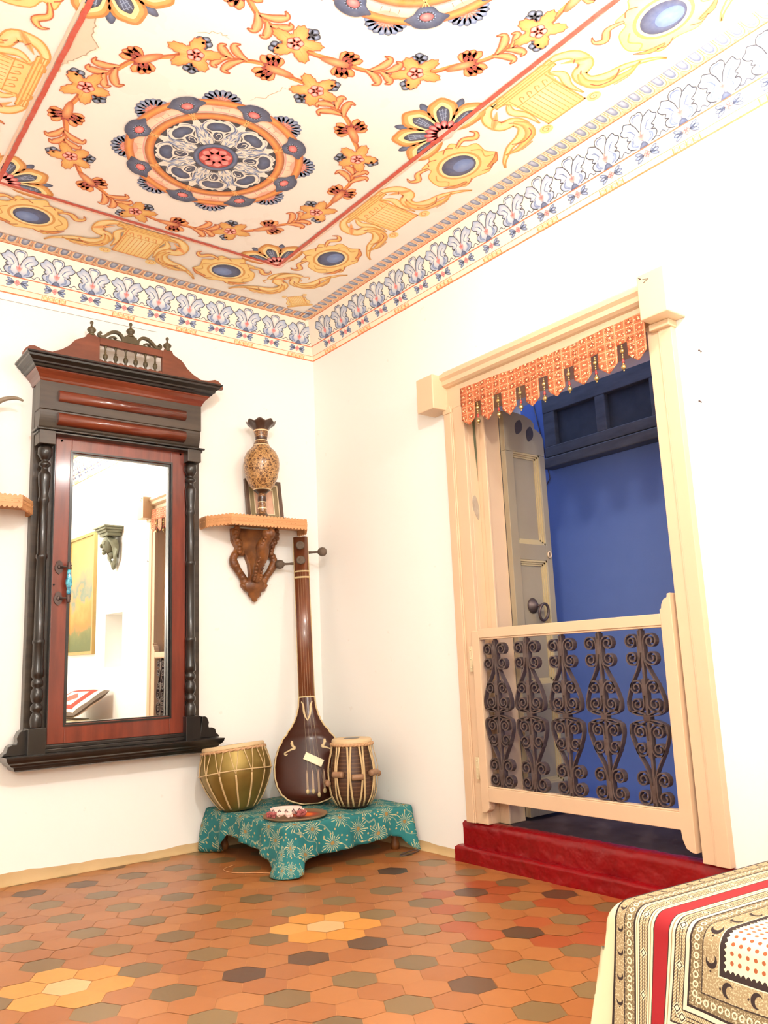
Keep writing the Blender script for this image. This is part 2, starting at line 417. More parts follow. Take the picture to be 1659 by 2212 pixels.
def garland(P, cx, cy, R, ph):
    P.push(cx, cy, 0)
    P.stroke([((R+.006*sin(17*a))*cos(a), (R+.006*sin(17*a))*sin(a)) for a in [2*pi*i/200 for i in range(200)]], .019, OR2, 1, closed=True)
    P.stroke([((R+.005+.006*sin(17*a))*cos(a), (R+.005+.006*sin(17*a))*sin(a)) for a in [2*pi*i/200 for i in range(200)]], .006, OR1, 2, closed=True)
    rr = random.Random(3)
    for k in range(8):
        a = ph + 2*pi*k/8
        P.push(R*cos(a), R*sin(a), a + pi/2 + rr.uniform(-.2, .2), 1.12)      # local x runs along the ring
        for (fx, fy) in ((-.012, .052), (.03, -.046)):
            for j in range(5):
                t = 2*pi*j/5 + .4; P.petal(fx, fy, t, .026, .022, SL1, SL3, 3, .7, DK)
            P.disc(fx, fy, .005, .005, DK, DK, 6, 8)
        lobes = []
        for j in range(60):
            t = 2*pi*j/60; L = .036 + .036*(.5+.5*cos(5*t))**.8 - (.006 if j % 2 else 0)
            lobes.append((L*1.15*cos(t), L*sin(t)))
        P.fan(lobes, YE1, YE2, 6); P.stroke(lobes, .0028, OR1, 7, closed=True)
        for j in range(7): t = 2*pi*j/7; P.stroke([(.015*cos(t), .015*sin(t)), (.048*cos(t+.1), .042*sin(t+.1))], .0028, OR1, 8, .7)
        flower5(P, .004, 0, .025, PK2, rgb(250, 200, 190), 9, rgb(216, 84, 60))
        P.pop()
        b = a - radians(18)                                          # red throated blossom
        P.push(R*cos(b), R*sin(b), b - pi/2, 1.25)
        for q in (-1, 1):
            for j in range(4):
                t = q*(.5 + .42*j); P.petal(.0, q*.006, t, .052-.004*j, .024, OR2, OR3, 4, .75, OR1)
        for j in range(6): P.petal(0, 0, -1.5+.6*j, .030, .014, DRED, RED, 6)
        P.fan(spline([(-.055, .006), (-.02, .013), (.012, .010), (.020, 0), (.012, -.010), (-.02, -.013), (-.055, -.006)], 3, True), OR1, OR3, 8)
        P.pop()
        c = a - radians(31)                                          # leafy sprig
        P.push(R*cos(c), R*sin(c), c - pi/2, 1.25)
        for q, x0, L in ((1, -.03, .055), (-1, -.02, .06), (1, .008, .045), (-1, .02, .045)):
            P.body(spline([(x0, 0), (x0+L*.5, q*L*.35), (x0+L*.75, q*L*.8), (x0+L*.45, q*L*.95)], 5), .022, OR3, rgb(226, 130, 60), 4, .5, OR1)
        P.pop()
    P.pop()

def fan_lotus(P, cx, cy, ang, spread, n):
    P.push(cx, cy, ang)
    for j in range(n):
        t = -spread/2 + spread*j/(n-1)
        if j < n-1:
            tm = t + spread/(n-1)/2; P.petal(.13*cos(tm), .13*sin(tm), tm, .065, .03, SL1, SL2, 2)
    for j in range(n):
        t = -spread/2 + spread*j/(n-1)
        P.petal(.03*cos(t), .03*sin(t), t, .165, .098, YE1, YE2, 3, .72, rgb(206, 130, 44))
        P.petal(.04*cos(t), .04*sin(t), t, .135, .066, YE3, YE2, 5, .72)
        P.petal(.05*cos(t), .05*sin(t), t, .105, .046, DK, SL2, 6, .72)
        for q in (-1, 0, 1): P.stroke([((.07)*cos(t+q*.06), .07*sin(t+q*.06)), (.14*cos(t+q*.09), .14*sin(t+q*.09))], .0025, SL3, 8)
        for q in (.09, .11, .13): P.stroke([(q*cos(t-.12), q*sin(t-.12)), ((q+.008)*cos(t+.12), (q+.008)*sin(t+.12))], .0022, SL3, 8)
    m = 2*n-1
    for j in range(m):
        t = -spread/2 + spread*j/(m-1); P.petal(.01*cos(t), .01*sin(t), t, .066, .028, PK1, rgb(250, 205, 200), 9, .55, rgb(206, 60, 70))
    P.disc(0, 0, .03, .03, rgb(250, 190, 180), rgb(250, 220, 210), 11, 16)
    P.pop()

def cartouche(P, a, d):
    P.push(a, d)
    o = [(-.175, -.03), (-.15, .05), (-.10, .075), (-.115, .115), (-.05, .125), (-.02, .16), (.05, .125), (.10, .13), (.12, .07), (.165, .045), (.15, -.02), (.17, -.07), (.10, -.10), (.05, -.135), (-.03, -.115), (-.10, -.13), (-.13, -.085)]
    o = [(x*.86, y*.92) for x, y in o]
    P.fan(spline(o, 4, True), YE2, YE3, 1); P.stroke(spline(o, 4, True), .0045, YE1, 2, closed=True)
    P.disc(0, 0, .094, .084, YE1, YE2, 3, 28); P.disc(0, 0, .083, .074, YE3, YE3, 4, 28)
    P.disc(0, 0, .072, .062, rgb(40, 44, 84), rgb(92, 118, 176), 6, 32, (.012, -.012)); P.disc(.014, -.012, .046, .036, rgb(96, 122, 180), rgb(120, 150, 206), 7, 24)
    for q in (-1, 1):
        P.body(spline([(q*.08, .085), (q*.13, .10), (q*.165, .07), (q*.19, .09), (q*.18, .115)], 5), .024, YE2, YE1, 5, .5, OR1)
        P.body(spline([(q*.06, -.10), (q*.11, -.09), (q*.15, -.055)], 5), .018, OR2, YE1, 5, .5, OR1)
        P.stroke(spline([(q*.10, .03), (q*.125, .0), (q*.105, -.04), (q*.13, -.06)], 5), .004, YE1, 5)
        P.stroke(spline([(q*.02, .10), (q*.05, .115), (q*.07, .095)], 5), .004, OR1, 5)
        P.stroke(spline([(q*.03, -.098), (q*.06, -.115), (q*.09, -.10)], 5), .004, OR1, 5)
    P.pop()

def dragon(P, a, d, q):
    """q=+1: head towards +a"""
    P.push(a, d, 0, q, 1)
    P.body(spline([(.13, .155), (.085, .15), (.045, .11), (.05, .05), (.095, .03), (.10, -.02), (.05, -.055), (-.02, -.07), (-.09, -.115), (-.12, -.15)], 6), .046, YE3, YE2, 3, .45, YE1)
    P.body(spline([(.095, .03), (.11, -.02), (.08, -.075), (.0, -.10), (-.06, -.09)], 6), .034, YE2, YE1, 5, .5, YE1)
    P.body(spline([(.02, .06), (.06, .09), (.10, .12)], 5), .022, OR2, OR3, 6, .5)
    P.stroke(spline([(.13, .155), (.16, .17), (.17, .145)], 5), .008, YE1, 5, .5)
    P.stroke(spline([(.125, .13), (.15, .12), (.14, .10)], 5), .006, YE1, 5, .5)
    P.stroke(spline([(.0, -.06), (.04, -.085), (.09, -.07), (.105, -.04)], 5), .0045, OR1, 8)
    P.stroke(spline([(-.05, -.09), (0, -.115), (.06, -.11)], 5), .0045, YE1, 8)
    for t in range(3): P.stroke(spline([(.055+.012*t, .10-.03*t), (.075+.01*t, .085-.03*t)], 2), .006, OR1, 8, .5)
    P.pop()

def capital(P, a, d, sc=1.0):
    P.push(a, d, 0, sc, sc)
    P.poly([(-.135, .148), (.135, .148), (.135, .115), (-.135, .115)], YE2, 2)
    for y, wv in ((.148, .006), (.138, .004), (.126, .005), (.115, .005)): P.stroke([(-.135, y), (.135, y)], wv, YE1, 3)
    for q in (-1, 1): P.stroke([(q*.135, .15), (q*.135, .113)], .005, YE1, 3)
    tz = [(-.10, .112), (.10, .112), (.088, .06), (.082, -.10), (-.082, -.10), (-.088, .06)]
    P.fan(tz, YE2, YE3, 2)
    P.stroke([(-.09, .062), (.09, .062)], .004, YE1, 3)
    for j in range(9): x = -.072 + .018*j; P.stroke([(x, .055), (x, -.092)], .003, YE1 if j % 2 else OR2, 3)
    P.stroke([(-.086, -.098), (.086, -.098)], .007, OR2, 4); P.stroke([(-.082, .11), (-.082, -.10)], .004, YE1, 4); P.stroke([(.082, .11), (.082, -.10)], .006, OR2, 4)
    for j in range(4): P.stroke(spline([(-.06+.035*j, .064), (-.05+.035*j, .092), (-.038+.035*j, .086), (-.044+.035*j, .074)], 4), .004, OR2, 4)
    for q in (-1, 1):
        P.body(spline([(q*.095, .10), (q*.115, .06), (q*.095, .0), (q*.10, -.07)], 5), .03, YE3, YE2, 3, .5, YE1)
        P.disc(q*.108, -.115, .026, .022, YE2, YE3, 5, 16); P.stroke([(q*.108+.02*(1-t/14)*cos(t*.7), -.115+.018*(1-t/14)*sin(t*.7)) for t in range(13)], .004, OR2, 6)
    P.pop()

HC = 2.7215; E0 = .082
XL, YF = -3.6, -4.95        # room extents
LO = [0.0, 0]
def ceil_map(x, y, lay): return (x, y, HC - (lay+LO[0])*.00025)
def nxt(): LO[1] += 1; LO[0] = (LO[1] % 3)/3.0
P = Paint(ceil_map)
# plaster slab
P.base([(XL-.2, YF-.2, HC), (.02, YF-.2, HC), (.02, .02, HC), (XL-.2, .02, HC), (XL-.2, YF-.2, HC+.15), (.02, YF-.2, HC+.15), (.02, .02, HC+.15), (XL-.2, .02, HC+.15)],
       [(0, 1, 2, 3), (4, 7, 6, 5), (0, 4, 5, 1), (1, 5, 6, 2), (2, 6, 7, 3), (3, 7, 4, 0)], PLAS)
CX = -1.179; RB = .551
# peeled patch of older plaster
pe = [(-1.79, -1.70), (-1.76, -1.56), (-1.755, -1.50), (-1.72, -1.465), (-1.75, -1.40), (-1.785, -1.335), (-1.80, -1.26), (-1.808, -1.20), (-1.808, -1.75)]
def rag(pts, amp, seed):
    r = random.Random(seed); out = []
    for i in range(len(pts)):
        a, b = pts[i], pts[(i+1) % len(pts)]; n = 7
        for k in range(n):
            t = k/n; out.append((a[0]+(b[0]-a[0])*t+r.uniform(-amp, amp), a[1]+(b[1]-a[1])*t+r.uniform(-amp, amp)))
    return out
pr = rag(pe[:-2], .005, 4)[:-7]
P.poly(pr + [(-1.806, -1.18), (-1.806, -1.75)], rgb(226, 206, 180), 1)
P.stroke(pr, .006, rgb(250, 238, 220), 2, .2); P.stroke([(x-.006, y) for x, y in pr], .003, rgb(176, 148, 120), 2, .3)  # pale rim, and a shadow line painted along the ragged flake edge
for (pts, sd) in (([(-1.50, -1.70), (-1.44, -1.735), (-1.40, -1.72)], 1), ([(-1.16, -1.64), (-1.19, -1.56), (-1.24, -1.50)], 2), ([(-.72, -1.0), (-.70, -1.1)], 3), ([(-.98, -.60), (-.90, -.62)], 5)):
    P.stroke(rag(pts, .006, sd)[:-7], .0035, rgb(206, 180, 150), 1, .4)
for cy in (-1.16, -2.36, -3.56):
    medallion(P, CX, cy, 0.0 if cy > -2 else radians(1)); garland(P, CX, cy, .535, radians(56.5 if cy > -2 else 51))
# lotus fans on the red frame
for cy in (-1.76, -2.96):
    fan_lotus(P, CX+.6275, cy, pi, pi*.98, 5); fan_lotus(P, CX-.6275, cy, 0, pi*.98, 5)
for sx, sy, a in ((1, 1, -135), (-1, 1, -45), (1, -1, 135), (-1, -1, 45)):
    fan_lotus(P, CX+sx*.622, (-RB-.006 if sy > 0 else -4.174), radians(a), radians(84), 3)
# red frame
def rl(pts, wd, c, lay):
    r = random.Random(9)
    for a, b in zip(pts[:-1], pts[1:]):
        n = max(2, int(hypot(b[0]-a[0], b[1]-a[1])/.03)); q = [(a[0]+(b[0]-a[0])*k/n, a[1]+(b[1]-a[1])*k/n) for k in range(n+1)]
        P.stroke([(x+r.uniform(-1, 1)*wd*.06, y+r.uniform(-1, 1)*wd*.06) for x, y in q], wd, c, lay)
FX0, FX1, FY0, FY1 = CX-.6275, -RB, -RB, -4.18
rl([(FX0, FY0), (FX1, FY0), (FX1, FY1), (FX0, FY1), (FX0, FY0)], .017, RED, 12)
g = .016
rl([(FX0-g, FY0+g), (FX1+g, FY0+g), (FX1+g, FY1-g), (FX0-g, FY1-g), (FX0-g, FY0+g)], .009, rgb(246, 200, 176), 10)
# ochre border: right band (along -y), back band (along -x), far band mirrored about the medallion axis
def band(fn, jewels, caps):
    P.pushf(fn)
    for j in jewels:
        nxt(); cartouche(P, j, .373)
        nxt(); dragon(P, j+.215, .36, 1); nxt(); dragon(P, j-.215, .36, -1)
    for c in caps: nxt(); capital(P, c, .375)
    P.pop()
band(lambda a, d: (-d, -a), (.745, 1.64, 2.56, 3.48), (1.19, 2.10, 3.02))
LO[0] = 0; LO_keep = HC; HC -= .0035
band(lambda a, d: (-a, -d), (.735, 1.634), (1.178,))
HC = LO_keep
band(lambda a, d: (2*CX+d, -a), (.745, 1.64, 2.56, 3.48), (1.19, 2.10, 3.02))
LO[0] = 0.0
P.push(0, 0, 0); P.push(-.27, -.27, radians(-45)); capital(P, 0, 0, .5); P.pop(); P.pop()
# egg and dart strip at the rim of the ceiling
def eggs(fn, L0, L1, pitch):
    P.pushf(fn)
    P.poly([(L0, E0), (L1, E0), (L1, .110), (L0, .110)], rgb(248, 206, 160), 1)
    P.stroke([(L0, E0+.003), (L1, E0+.003)], .006, rgb(226, 110, 50), 4)
    n = int((L1-L0)/pitch); 
    for i in range(n):
        a = L0 + pitch*(i+.5)
        for (wd, r0, c, cc, l) in ((.46, .094, rgb(236, 150, 86), rgb(236, 150, 86), 2), (.40, .098, rgb(250, 222, 186), rgb(250, 222, 186), 3), (.27, .108, SL2, rgb(210, 216, 230), 5)):
            u = [(a-pitch*wd, .160), (a-pitch*wd, .130)] + [(a-pitch*wd*cos(t*pi/6), .130-(.130-r0)*sin(t*pi/6)) for t in range(1, 6)] + [(a+pitch*wd, .130), (a+pitch*wd, .160)]
            if l == 5: P.fan(u, c, cc, l, (a+.002, .150))
            else: P.poly(u, c, l)
        P.disc(a+pitch*.5, .096, .0045, .0045, rgb(220, 120, 60), rgb(252, 220, 180), 6, 8)
        P.stroke([(a+pitch*.5, .104), (a+pitch*.5, .128)], .006, rgb(240, 170, 110), 4, .6)
    P.pop()
eggs(lambda a, d: (-d, -a), .10, 4.6, .047)
LO[0] = 12
eggs(lambda a, d: (-a, -d), .10, 3.5, .0565)
ceiling = P.build('ceiling', M['paint'], kind='structure', fixn=False)

# ------------------------------------------------------------------ painted coves
def palmette(P, a, w):
    """a: centre along; v runs 0 (bottom) .. .138 (top) ; w pitch"""
    P.push(a, 0, 0, w/.16, 1)
    side = [(0, .004), (.032, .006), (.052, .014), (.062, .028), (.056, .040), (.044, .043), (.058, .050), (.050, .060), (.066, .068), (.077, .084), (.064, .093), (.055, .107), (.038, .102), (.024, .096)]
    for q in (1, -1):
        s2 = [(x*q, y) for x, y in side] + [(0, .060)]
        P.fan(spline(s2, 3, True), rgb(150, 168, 200), WH, 3, (.024*q, .058))
        P.stroke(spline([(x*q, y) for x, y in side[1:]], 4), .0036, DK, 5)
        P.fan(spline([(.018*q, .010), (.040*q, .016), (.046*q, .032), (.032*q, .044), (.036*q, .026)], 4, True), SL2, SL3, 4)
        P.stroke(spline([(.020*q, .052), (.036*q, .074), (.054*q, .080)], 4), .005, SL2, 6, .6)
        P.stroke(spline([(.016*q, .060), (.028*q, .082), (.040*q, .092)], 4), .004, WG, 6, .6)
        P.stroke(spline([(.050*q, .014), (.066*q, .008), (.073*q, .016), (.080*q, .020)], 4), .003, SL1, 5)
        P.stroke(spline([(.038*q, .044), (.026*q, .052), (.018*q, .066)], 4), .003, SL2, 6, .5)
    top = [(0, .050), (.012, .078), (.025, .096), (.024, .112), (.012, .120), (0, .118), (-.012, .120), (-.024, .112), (-.025, .096), (-.012, .078)]
    P.fan(spline(top, 3, True), WG, WH, 7); P.stroke(spline(top, 3, True), .0034, DK, 8, closed=True)
    P.stroke(spline([(-.015, .092), (-.017, .106), (-.008, .112), (.008, .112), (.017, .106), (.015, .092)], 4), .005, SL2, 9, .5)
    P.fan(spline([(0, .024), (.010, .034), (.013, .046), (.006, .042), (0, .062), (-.006, .042), (-.013, .046), (-.010, .034)], 3, True), PK2, PK1, 10)
    P.fan([(-.020, .0), (.020, .0), (.010, .016), (0, .020), (-.010, .016)], SL1, SL2, 6)
    P.pop()
def cove(name, fn3, L, w, off, bead0, cut):
    """fn3(a, d, z) -> xyz ; a distance from the corner"""
    d1, z1, d2, z2 = .0355, 2.5915, E0, HC
    l1 = hypot(d1, z1-2.52); l2 = hypot(d2-d1, z2-z1)
    def m(a, v, lay):
        if v < 0: k = (v + l1)/l1; d, z = d1*k, 2.52+(z1-2.52)*k; nd, nz = (z1-2.52)/l1, -d1/l1
        else: k = v/l2; d, z = d1+(d2-d1)*k, z1+(z2-z1)*k; nd, nz = (z2-z1)/l2, -(d2-d1)/l2
        return fn3(a, d+nd*lay*.00025, z+nz*lay*.00025)
    P = Paint(m)
    a0 = .0
    # body of the cove, mitred at the corner
    P.base([fn3(0, 0, 2.52), fn3(L, 0, 2.52), fn3(L, d1, z1), fn3(d1, d1, z1), fn3(L, d2, z2), fn3(d2, d2, z2), fn3(L, 0, z2), fn3(0, 0, z2)],
           [(0, 1, 2, 3), (3, 2, 4, 5), (1, 6, 4, 2)], rgb(244, 232, 212))
    def line(v, wd, c, lay, start): P.stroke([(start, v), (L, v)], wd, c, lay)
    P.poly([(.01, -l1+.004), (L, -l1+.004), (L, -l1+.026), (.015, -l1+.026)], rgb(252, 234, 204), 1)
    line(-l1+.003, .006, rgb(224, 112, 44), 3, .004); line(-l1+.028, .0025, rgb(230, 140, 80), 3, .014)
    line(-.001, .005, rgb(214, 100, 56), 3, d1)
    n = int((L-d1)/w)
    for i in range(n):
        a = off + w*i
        if a < .09: continue
        palmette(P, a, w)
        flower5(P, a, -.025, .0125, PK2, rgb(240, 150, 150), 3, PK1, 4)
        for q in (-1, 1):
            for t in (-.5, 0, .5): P.petal(a+q*.014, -.025, (0 if q > 0 else pi)+t, .034, .0115, SL2, SL3, 2, .6, SL1)
    i = 0; a = bead0
    while a < L:
        if a > .03:
            P.fan([(a, -l1+.007), (a+.004, -l1+.024), (a+.0, -l1+.024)], OR2, OR2, 2)
            for k in range(4): P.disc(a+.014+.026*k, -l1+.015, .011, .009, rgb(240, 176, 96), rgb(254, 240, 200), 4, 12)
            for k in range(5): P.stroke([(a+.002+.026*k, -l1+.006), (a+.002+.026*k, -l1+.025)], .004, rgb(230, 136, 60), 5)
        a += w*2
    return P.build(name, M['paint'], kind='structure', fixn=False)
cove('trim_1', lambda a, d, z: (-a, -d, z), 3.5, .164, 1.598-.164*9, 1.378-.328*4, 0)
cove('trim_2', lambda a, d, z: (-d, -a, z), 4.7, .157, 2.556-.157*15, 2.33-.314*7, 0)

# ================================================================== room shell
def hexfloor():
    m = MB(); m.col = []
    w0 = (-.916, -1.373); v1 = (.0, -.1122); v2 = (.195, -.0174)
    b = ((v2[0]+v1[0])/2, (v2[1]+v1[1])/2); a = ((v2[0]-v1[0])/2, (v2[1]-v1[1])/2)
    r = random.Random(11)
    lat = lambda i, j: (w0[0]+a[0]*i+b[0]*j, w0[1]+a[1]*i+b[1]*j)
    m.add([(XL-.1, YF-.1, -.12), (.02, YF-.1, -.12), (.02, .02, -.12), (XL-.1, .02, -.12), (XL-.1, YF-.1, -.0015), (.02, YF-.1, -.0015), (.02, .02, -.0015), (XL-.1, .02, -.0015)],
          [(0, 3, 2, 1), (4, 5, 6, 7), (0, 1, 5, 4), (1, 2, 6, 5), (2, 3, 7, 6), (3, 0, 4, 7)]); m.col += [rgb(196, 138, 84)]*6
    cor = [((a[0]+b[0])/3, (a[1]+b[1])/3), ((2*b[0]-a[0])/3, (2*b[1]-a[1])/3), ((b[0]-2*a[0])/3, (b[1]-2*a[1])/3)]
    cor = cor + [(-x, -y) for x, y in cor]
    fl = [(0, 0), (-4, -4)]
    for i in range(-60, 60):
        for j in range(-60, 60):
            x, y = lat(i, j)
            if x > .05 or y > .05 or x < XL-.05 or y < YF-.05: continue
            grey = (j-i) % 4 == 0
            c = mixc(rgb(158, 98, 50), rgb(178, 116, 62), r.random()); c = mixc(c, rgb(148, 78, 36), r.random()*.5)
            if grey:
                t = r.random()
                c = mixc(rgb(126, 108, 70), rgb(96, 84, 56), r.random())
                if t > .80: c = rgb(56, 46, 38)
                if t > .93: c = rgb(36, 26, 28)
            for (fi, fj) in fl:
                if (i, j) == (fi, fj): c = rgb(226, 186, 130)
                elif (i-fi, j-fj) in ((1, 0), (0, 1), (-1, 0), (0, -1), (-1, 1), (1, -1)): c = mixc(rgb(218, 140, 44), rgb(222, 162, 80), r.random())
            if hypot((x+.33)/.34, (y+1.72)/.38) < 1 and not grey and r.random() < .7: c = mixc(c, rgb(160, 46, 18), .65)
            g = .985; z = r.uniform(-.0004, .0004)
            pts = [(min(x+px*g, .02), min(y+py*g, .02), z) for px, py in cor]
            m.add(pts, [tuple(range(6))], None, False); m.col.append(c)
    t = NT('hexagon_cement_tiles', 0.34)
    at = t.new('ShaderNodeAttribute', attribute_name='Col'); f = t.noise(2.2, 5); g2 = t.noise(28, 4)
    c = t.mix(t.math('MULTIPLY', f, .30), at.outputs['Color'], rgb(164, 110, 62)); c = t.mix(t.math('MULTIPLY', g2, .18), c, rgb(130, 76, 40))
    t.color(c); t.put(t.b.inputs['Roughness'], t.math('ADD', t.math('MULTIPLY', f, .3), .20)); t.bump(g2, .06, .002)
    return m.build('floor', t.m, kind='structure')
hexfloor()

TW = .38   # thickness of the right wall
DY0, DY1, DZ0, DZ1 = -1.19, -2.19, .155, 1.98
m = MB()
m.box((XL-.2, 0, -.1), (TW, .25, HC+.1)); m.build('wall_left', M['wall'], kind='structure')
m = MB()
NY0, NY1, NZ0, NZ1 = -2.815, -3.175, .84, 1.272
m.box((0, 0, -.1), (TW, DY0, HC+.05)); m.box((0, DY0, DZ1), (TW, DY1, HC+.05)); m.box((.0, DY0, -.1), (TW, DY1, .10))
m.box((0, DY1, -.1), (TW, NY0, HC+.05)); m.box((0, NY0, -.1), (TW, NY1, NZ0)); m.box((0, NY0, NZ1), (TW, NY1, HC+.05)); m.box((.2, NY0, NZ0), (TW, NY1, NZ1))
m.box((0, NY1, -.1), (TW, YF, HC+.05)); m.build('wall_right', M['wall'], kind='structure')
m = MB(); m.box((XL-.2, YF-.2, -.1), (TW, YF, HC+.1)); m.build('wall_front', M['wall'], kind='structure')
m = MB(); m.box((XL-.2, YF, -.1), (XL, 0, HC+.1)); m.build('wall_back', M['wall'], kind='structure')
# grimy plaster fillets where the walls meet the floor
M['grime'] = simple('grimy_plaster', rgb(204, 172, 118), 0.7, var=0.15, nscale=8, bump=.4, bscale=30)
def fillet(name, fn, L):
    m = MB(); n = int(L/.04); vs = []; r = random.Random(5)
    for i in range(n+1):
        a = L*i/n; h = .040 + .008*sin(a*5) + r.uniform(-.003, .003); q = .020 + r.uniform(-.0015, .0015)
        for k in range(5):
            t = k/4*pi/2; vs.append(fn(a, q*(1-sin(t))+.0015, .0005+h*(1-cos(t))))
    fs = [(i*5+k, i*5+k+1, (i+1)*5+k+1, (i+1)*5+k) for i in range(n) for k in range(4)]
    m.add(vs, fs, None, True); return m.build(name, M['grime'], kind='structure')
fillet('baseboard_left', lambda a, d, z: (-a, -d, z), 3.5)
fillet('baseboard_right', lambda a, d, z: (-d, -a, z), 1.05)

# ================================================================== doorway in the right wall
door = empty('door_1', (0, -1.69, .155)); door['kind'] = 'structure'
def casing(name, boxes, mat, parent=door, bevel=.003):
    m = MB()
    for a, b in boxes: m.box(a, b)
    return m.build(name, mat, parent, bevel)
ZT = 1.935
casing('jamb', [((.0, -1.097, .157), (-.030, -1.142, ZT)), ((.0, -1.142, .157), (-.020, -1.215, ZT)), ((-.020, -1.142, .157), (-.027, -1.150, ZT)), ((.0, -1.19, .157), (.05, -1.215, ZT)), ((.05, -1.19, .155), (.15, -1.262, ZT)), ((.0485, -1.235, .155), (.062, -1.268, ZT-.001))], M['jamb'])
casing('jamb', [((.0, -2.165, .157), (-.024, -2.215, ZT)), ((.0, -2.215, .157), (-.030, -2.262, ZT)), ((-.024, -2.209, .157), (-.028, -2.215, ZT)), ((.0, -2.19, .157), (.05, -2.165, ZT)), ((.05, -2.19, .155), (.15, -2.15, ZT))], M['jamb'])
casing('lintel', [((.0, -1.097, 1.920), (-.022, -2.262, 2.030)), ((.001, -1.191, 1.921), (.149, -2.189, 1.985))], M['jamb'])
m = MB(); pr = [(0, 2.105), (-.030, 2.100), (-.046, 2.084), (-.062, 2.078), (-.066, 2.060), (-.052, 2.048), (-.050, 2.030), (-.036, 2.022), (-.022, 2.018), (0, 2.018)]
m.prism(pr, lambda x, z: (x, -1.11, z), lambda x, z: (x, -2.205, z)); m.build('lintel_moulding', M['casing'], door)
for y0, y1, z0, z1 in ((-1.009, -1.120, 1.918, 2.077), (-2.198, -2.305, 1.928, 2.090)):
    casing('corner_block', [((0, y0, z0), (-.108, y1, z1))], M['casing'], bevel=.004)
casing('bed_moulding', [((0, -2.19, 1.905), (-.05, -2.268, 1.928))], M['casing'])
casing('bed_moulding', [((0, -1.095, 1.900), (-.034, -1.15, 1.920))], M['casing'])
m = MB(); q = rag_ = spline([(.004, 1.50), (.020, 1.515), (.034, 1.49), (.040, 1.45), (.036, 1.41), (.024, 1.415), (.012, 1.44), (.003, 1.46)], 4, True)
m.prism(q, lambda x, z: (x, -1.2148, z), lambda x, z: (x, -1.2162, z)); m.build('bare_patch', simple('bare_grey_plaster', rgb(176, 160, 138), .8, var=.2, nscale=40, bump=.5), door)
m = MB(); m.prism([(.030, 1.90), (.046, 1.90), (.048, 1.70), (.044, 1.58), (.040, 1.66), (.034, 1.74)], lambda x, z: (x, -1.2148, z), lambda x, z: (x, -1.2158, z)); m.build('green_stain', M['green'], door)
m = MB(); m.tube([(-.108, -2.222, 2.070), (-.1092, -2.246, 2.064), (-.1092, -2.226, 2.056)], .0010, 5); m.tube([(-.108, -2.216, 2.074), (-.118, -2.214, 2.076)], .0018, 6); m.build('nail_with_thread', M['rust'], door)
# red painted threshold with its lower ledge
def rough_block(name, a, b, mat, parent, amp, seed, nx=60, nz=5, bev=.010):
    """front face (towards -x) subdivided and slightly uneven"""
    r = random.Random(seed); m = MB(); n = nx; x0, x1 = a[0], b[0]
    prof = [(0.0, 0.0)] + [(0, t/nz) for t in range(1, nz)] + [(0.0, .93), (.35, 1.0), (1, 1.0)]
    vs = []
    for i in range(n+1):
        y = a[1] + (b[1]-a[1])*i/n
        for q, (d, t) in enumerate(prof):
            vs.append((x0 + (.02 if d == .35 else 0) + (x1-x0)*(1 if d == 1 else 0) + (r.uniform(-amp, amp) if d < 1 else 0), y, a[2]+(b[2]-a[2])*t + (r.uniform(-amp, amp)*.8 if t == 1 else 0)))
    k = len(prof); fs = [(i*k+j, i*k+j+1, (i+1)*k+j+1, (i+1)*k+j) for i in range(n) for j in range(k-1)]
    m.add(vs, fs, None, True); 
    m.add([vs[j] for j in range(k)] + [(x1, a[1], a[2])], [tuple(range(k+1))], None, False)
    m.add([vs[n*k+j] for j in range(k)] + [(x1, b[1], a[2])], [tuple(reversed(range(k+1)))], None, False)
    return m.build(name, mat, parent)
thr = empty('threshold_step', (0, -1.65, 0)); thr.parent = door; thr.matrix_parent_inverse = par_inv(door)
rough_block('riser', (-.012, -1.055, .0), (.03, -2.31, .158), M['red'], thr, .0022, 3)
rough_block('ledge', (-.046, -1.035, .0), (.01, -2.42, .060), M['red'], thr, .0022, 4, bev=.02)
casing('stone_sill', [((.03, DY0, .09), (TW+.03, DY1, .154))], M['sill'], thr, .004)
# open old door leaf folded against the left reveal
leaf = empty('door_leaf', (.15, -1.275, .16)); leaf.parent = door; leaf.matrix_parent_inverse = par_inv(door)
yb = -1.262
def LB(name, x0, z0, x1, z1, y0, y1, mat, par=leaf, bevel=.002):
    m = MB(); m.box((x0, y0, z0), (x1, y1, z1)); return m.build(name, mat, par, bevel)
m = MB()
m.box((.15, yb, .17), (.200, yb-.028, 1.719)); m.box((.372, yb, .17), (.408, yb-.028, 1.719))
out = [(.15, 1.72), (.15, 1.90), (.215, 1.905), (.29, 1.90), (.335, 1.885), (.352, 1.868), (.354, 1.845), (.372, 1.838), (.398, 1.822), (.408, 1.80), (.408, 1.72)]
m.prism(out, lambda x, z: (x, yb, z), lambda x, z: (x, yb-.028, z))
for z0, z1 in ((1.235, 1.305), (.62, .70), (.17, .29)): m.box((.20, yb, z0), (.372, yb-.028, z1))
m.build('leaf_frame', M['leaf'], leaf, .002)
for z0, z1 in ((1.305, 1.72), (.70, 1.235), (.29, .62)):
    LB('leaf_panel', .20, z0, .372, z1, yb, yb-.010, M['leaf'], leaf, 0)
    m = MB()
    for k, (o_, h) in enumerate(((0, .026), (.008, .020), (.016, .015))):
        m.box((.20+o_, yb, z1-.008-o_), (.372-o_, yb-h, z1-o_)); m.box((.372-o_-.008, yb, z0+o_), (.372-o_, yb-h, z1-o_))
        m.box((.20+o_, yb, z0+o_), (.372-o_, yb-h, z0+.008+o_))
    m.build('panel_moulding', M['khaki'], leaf)
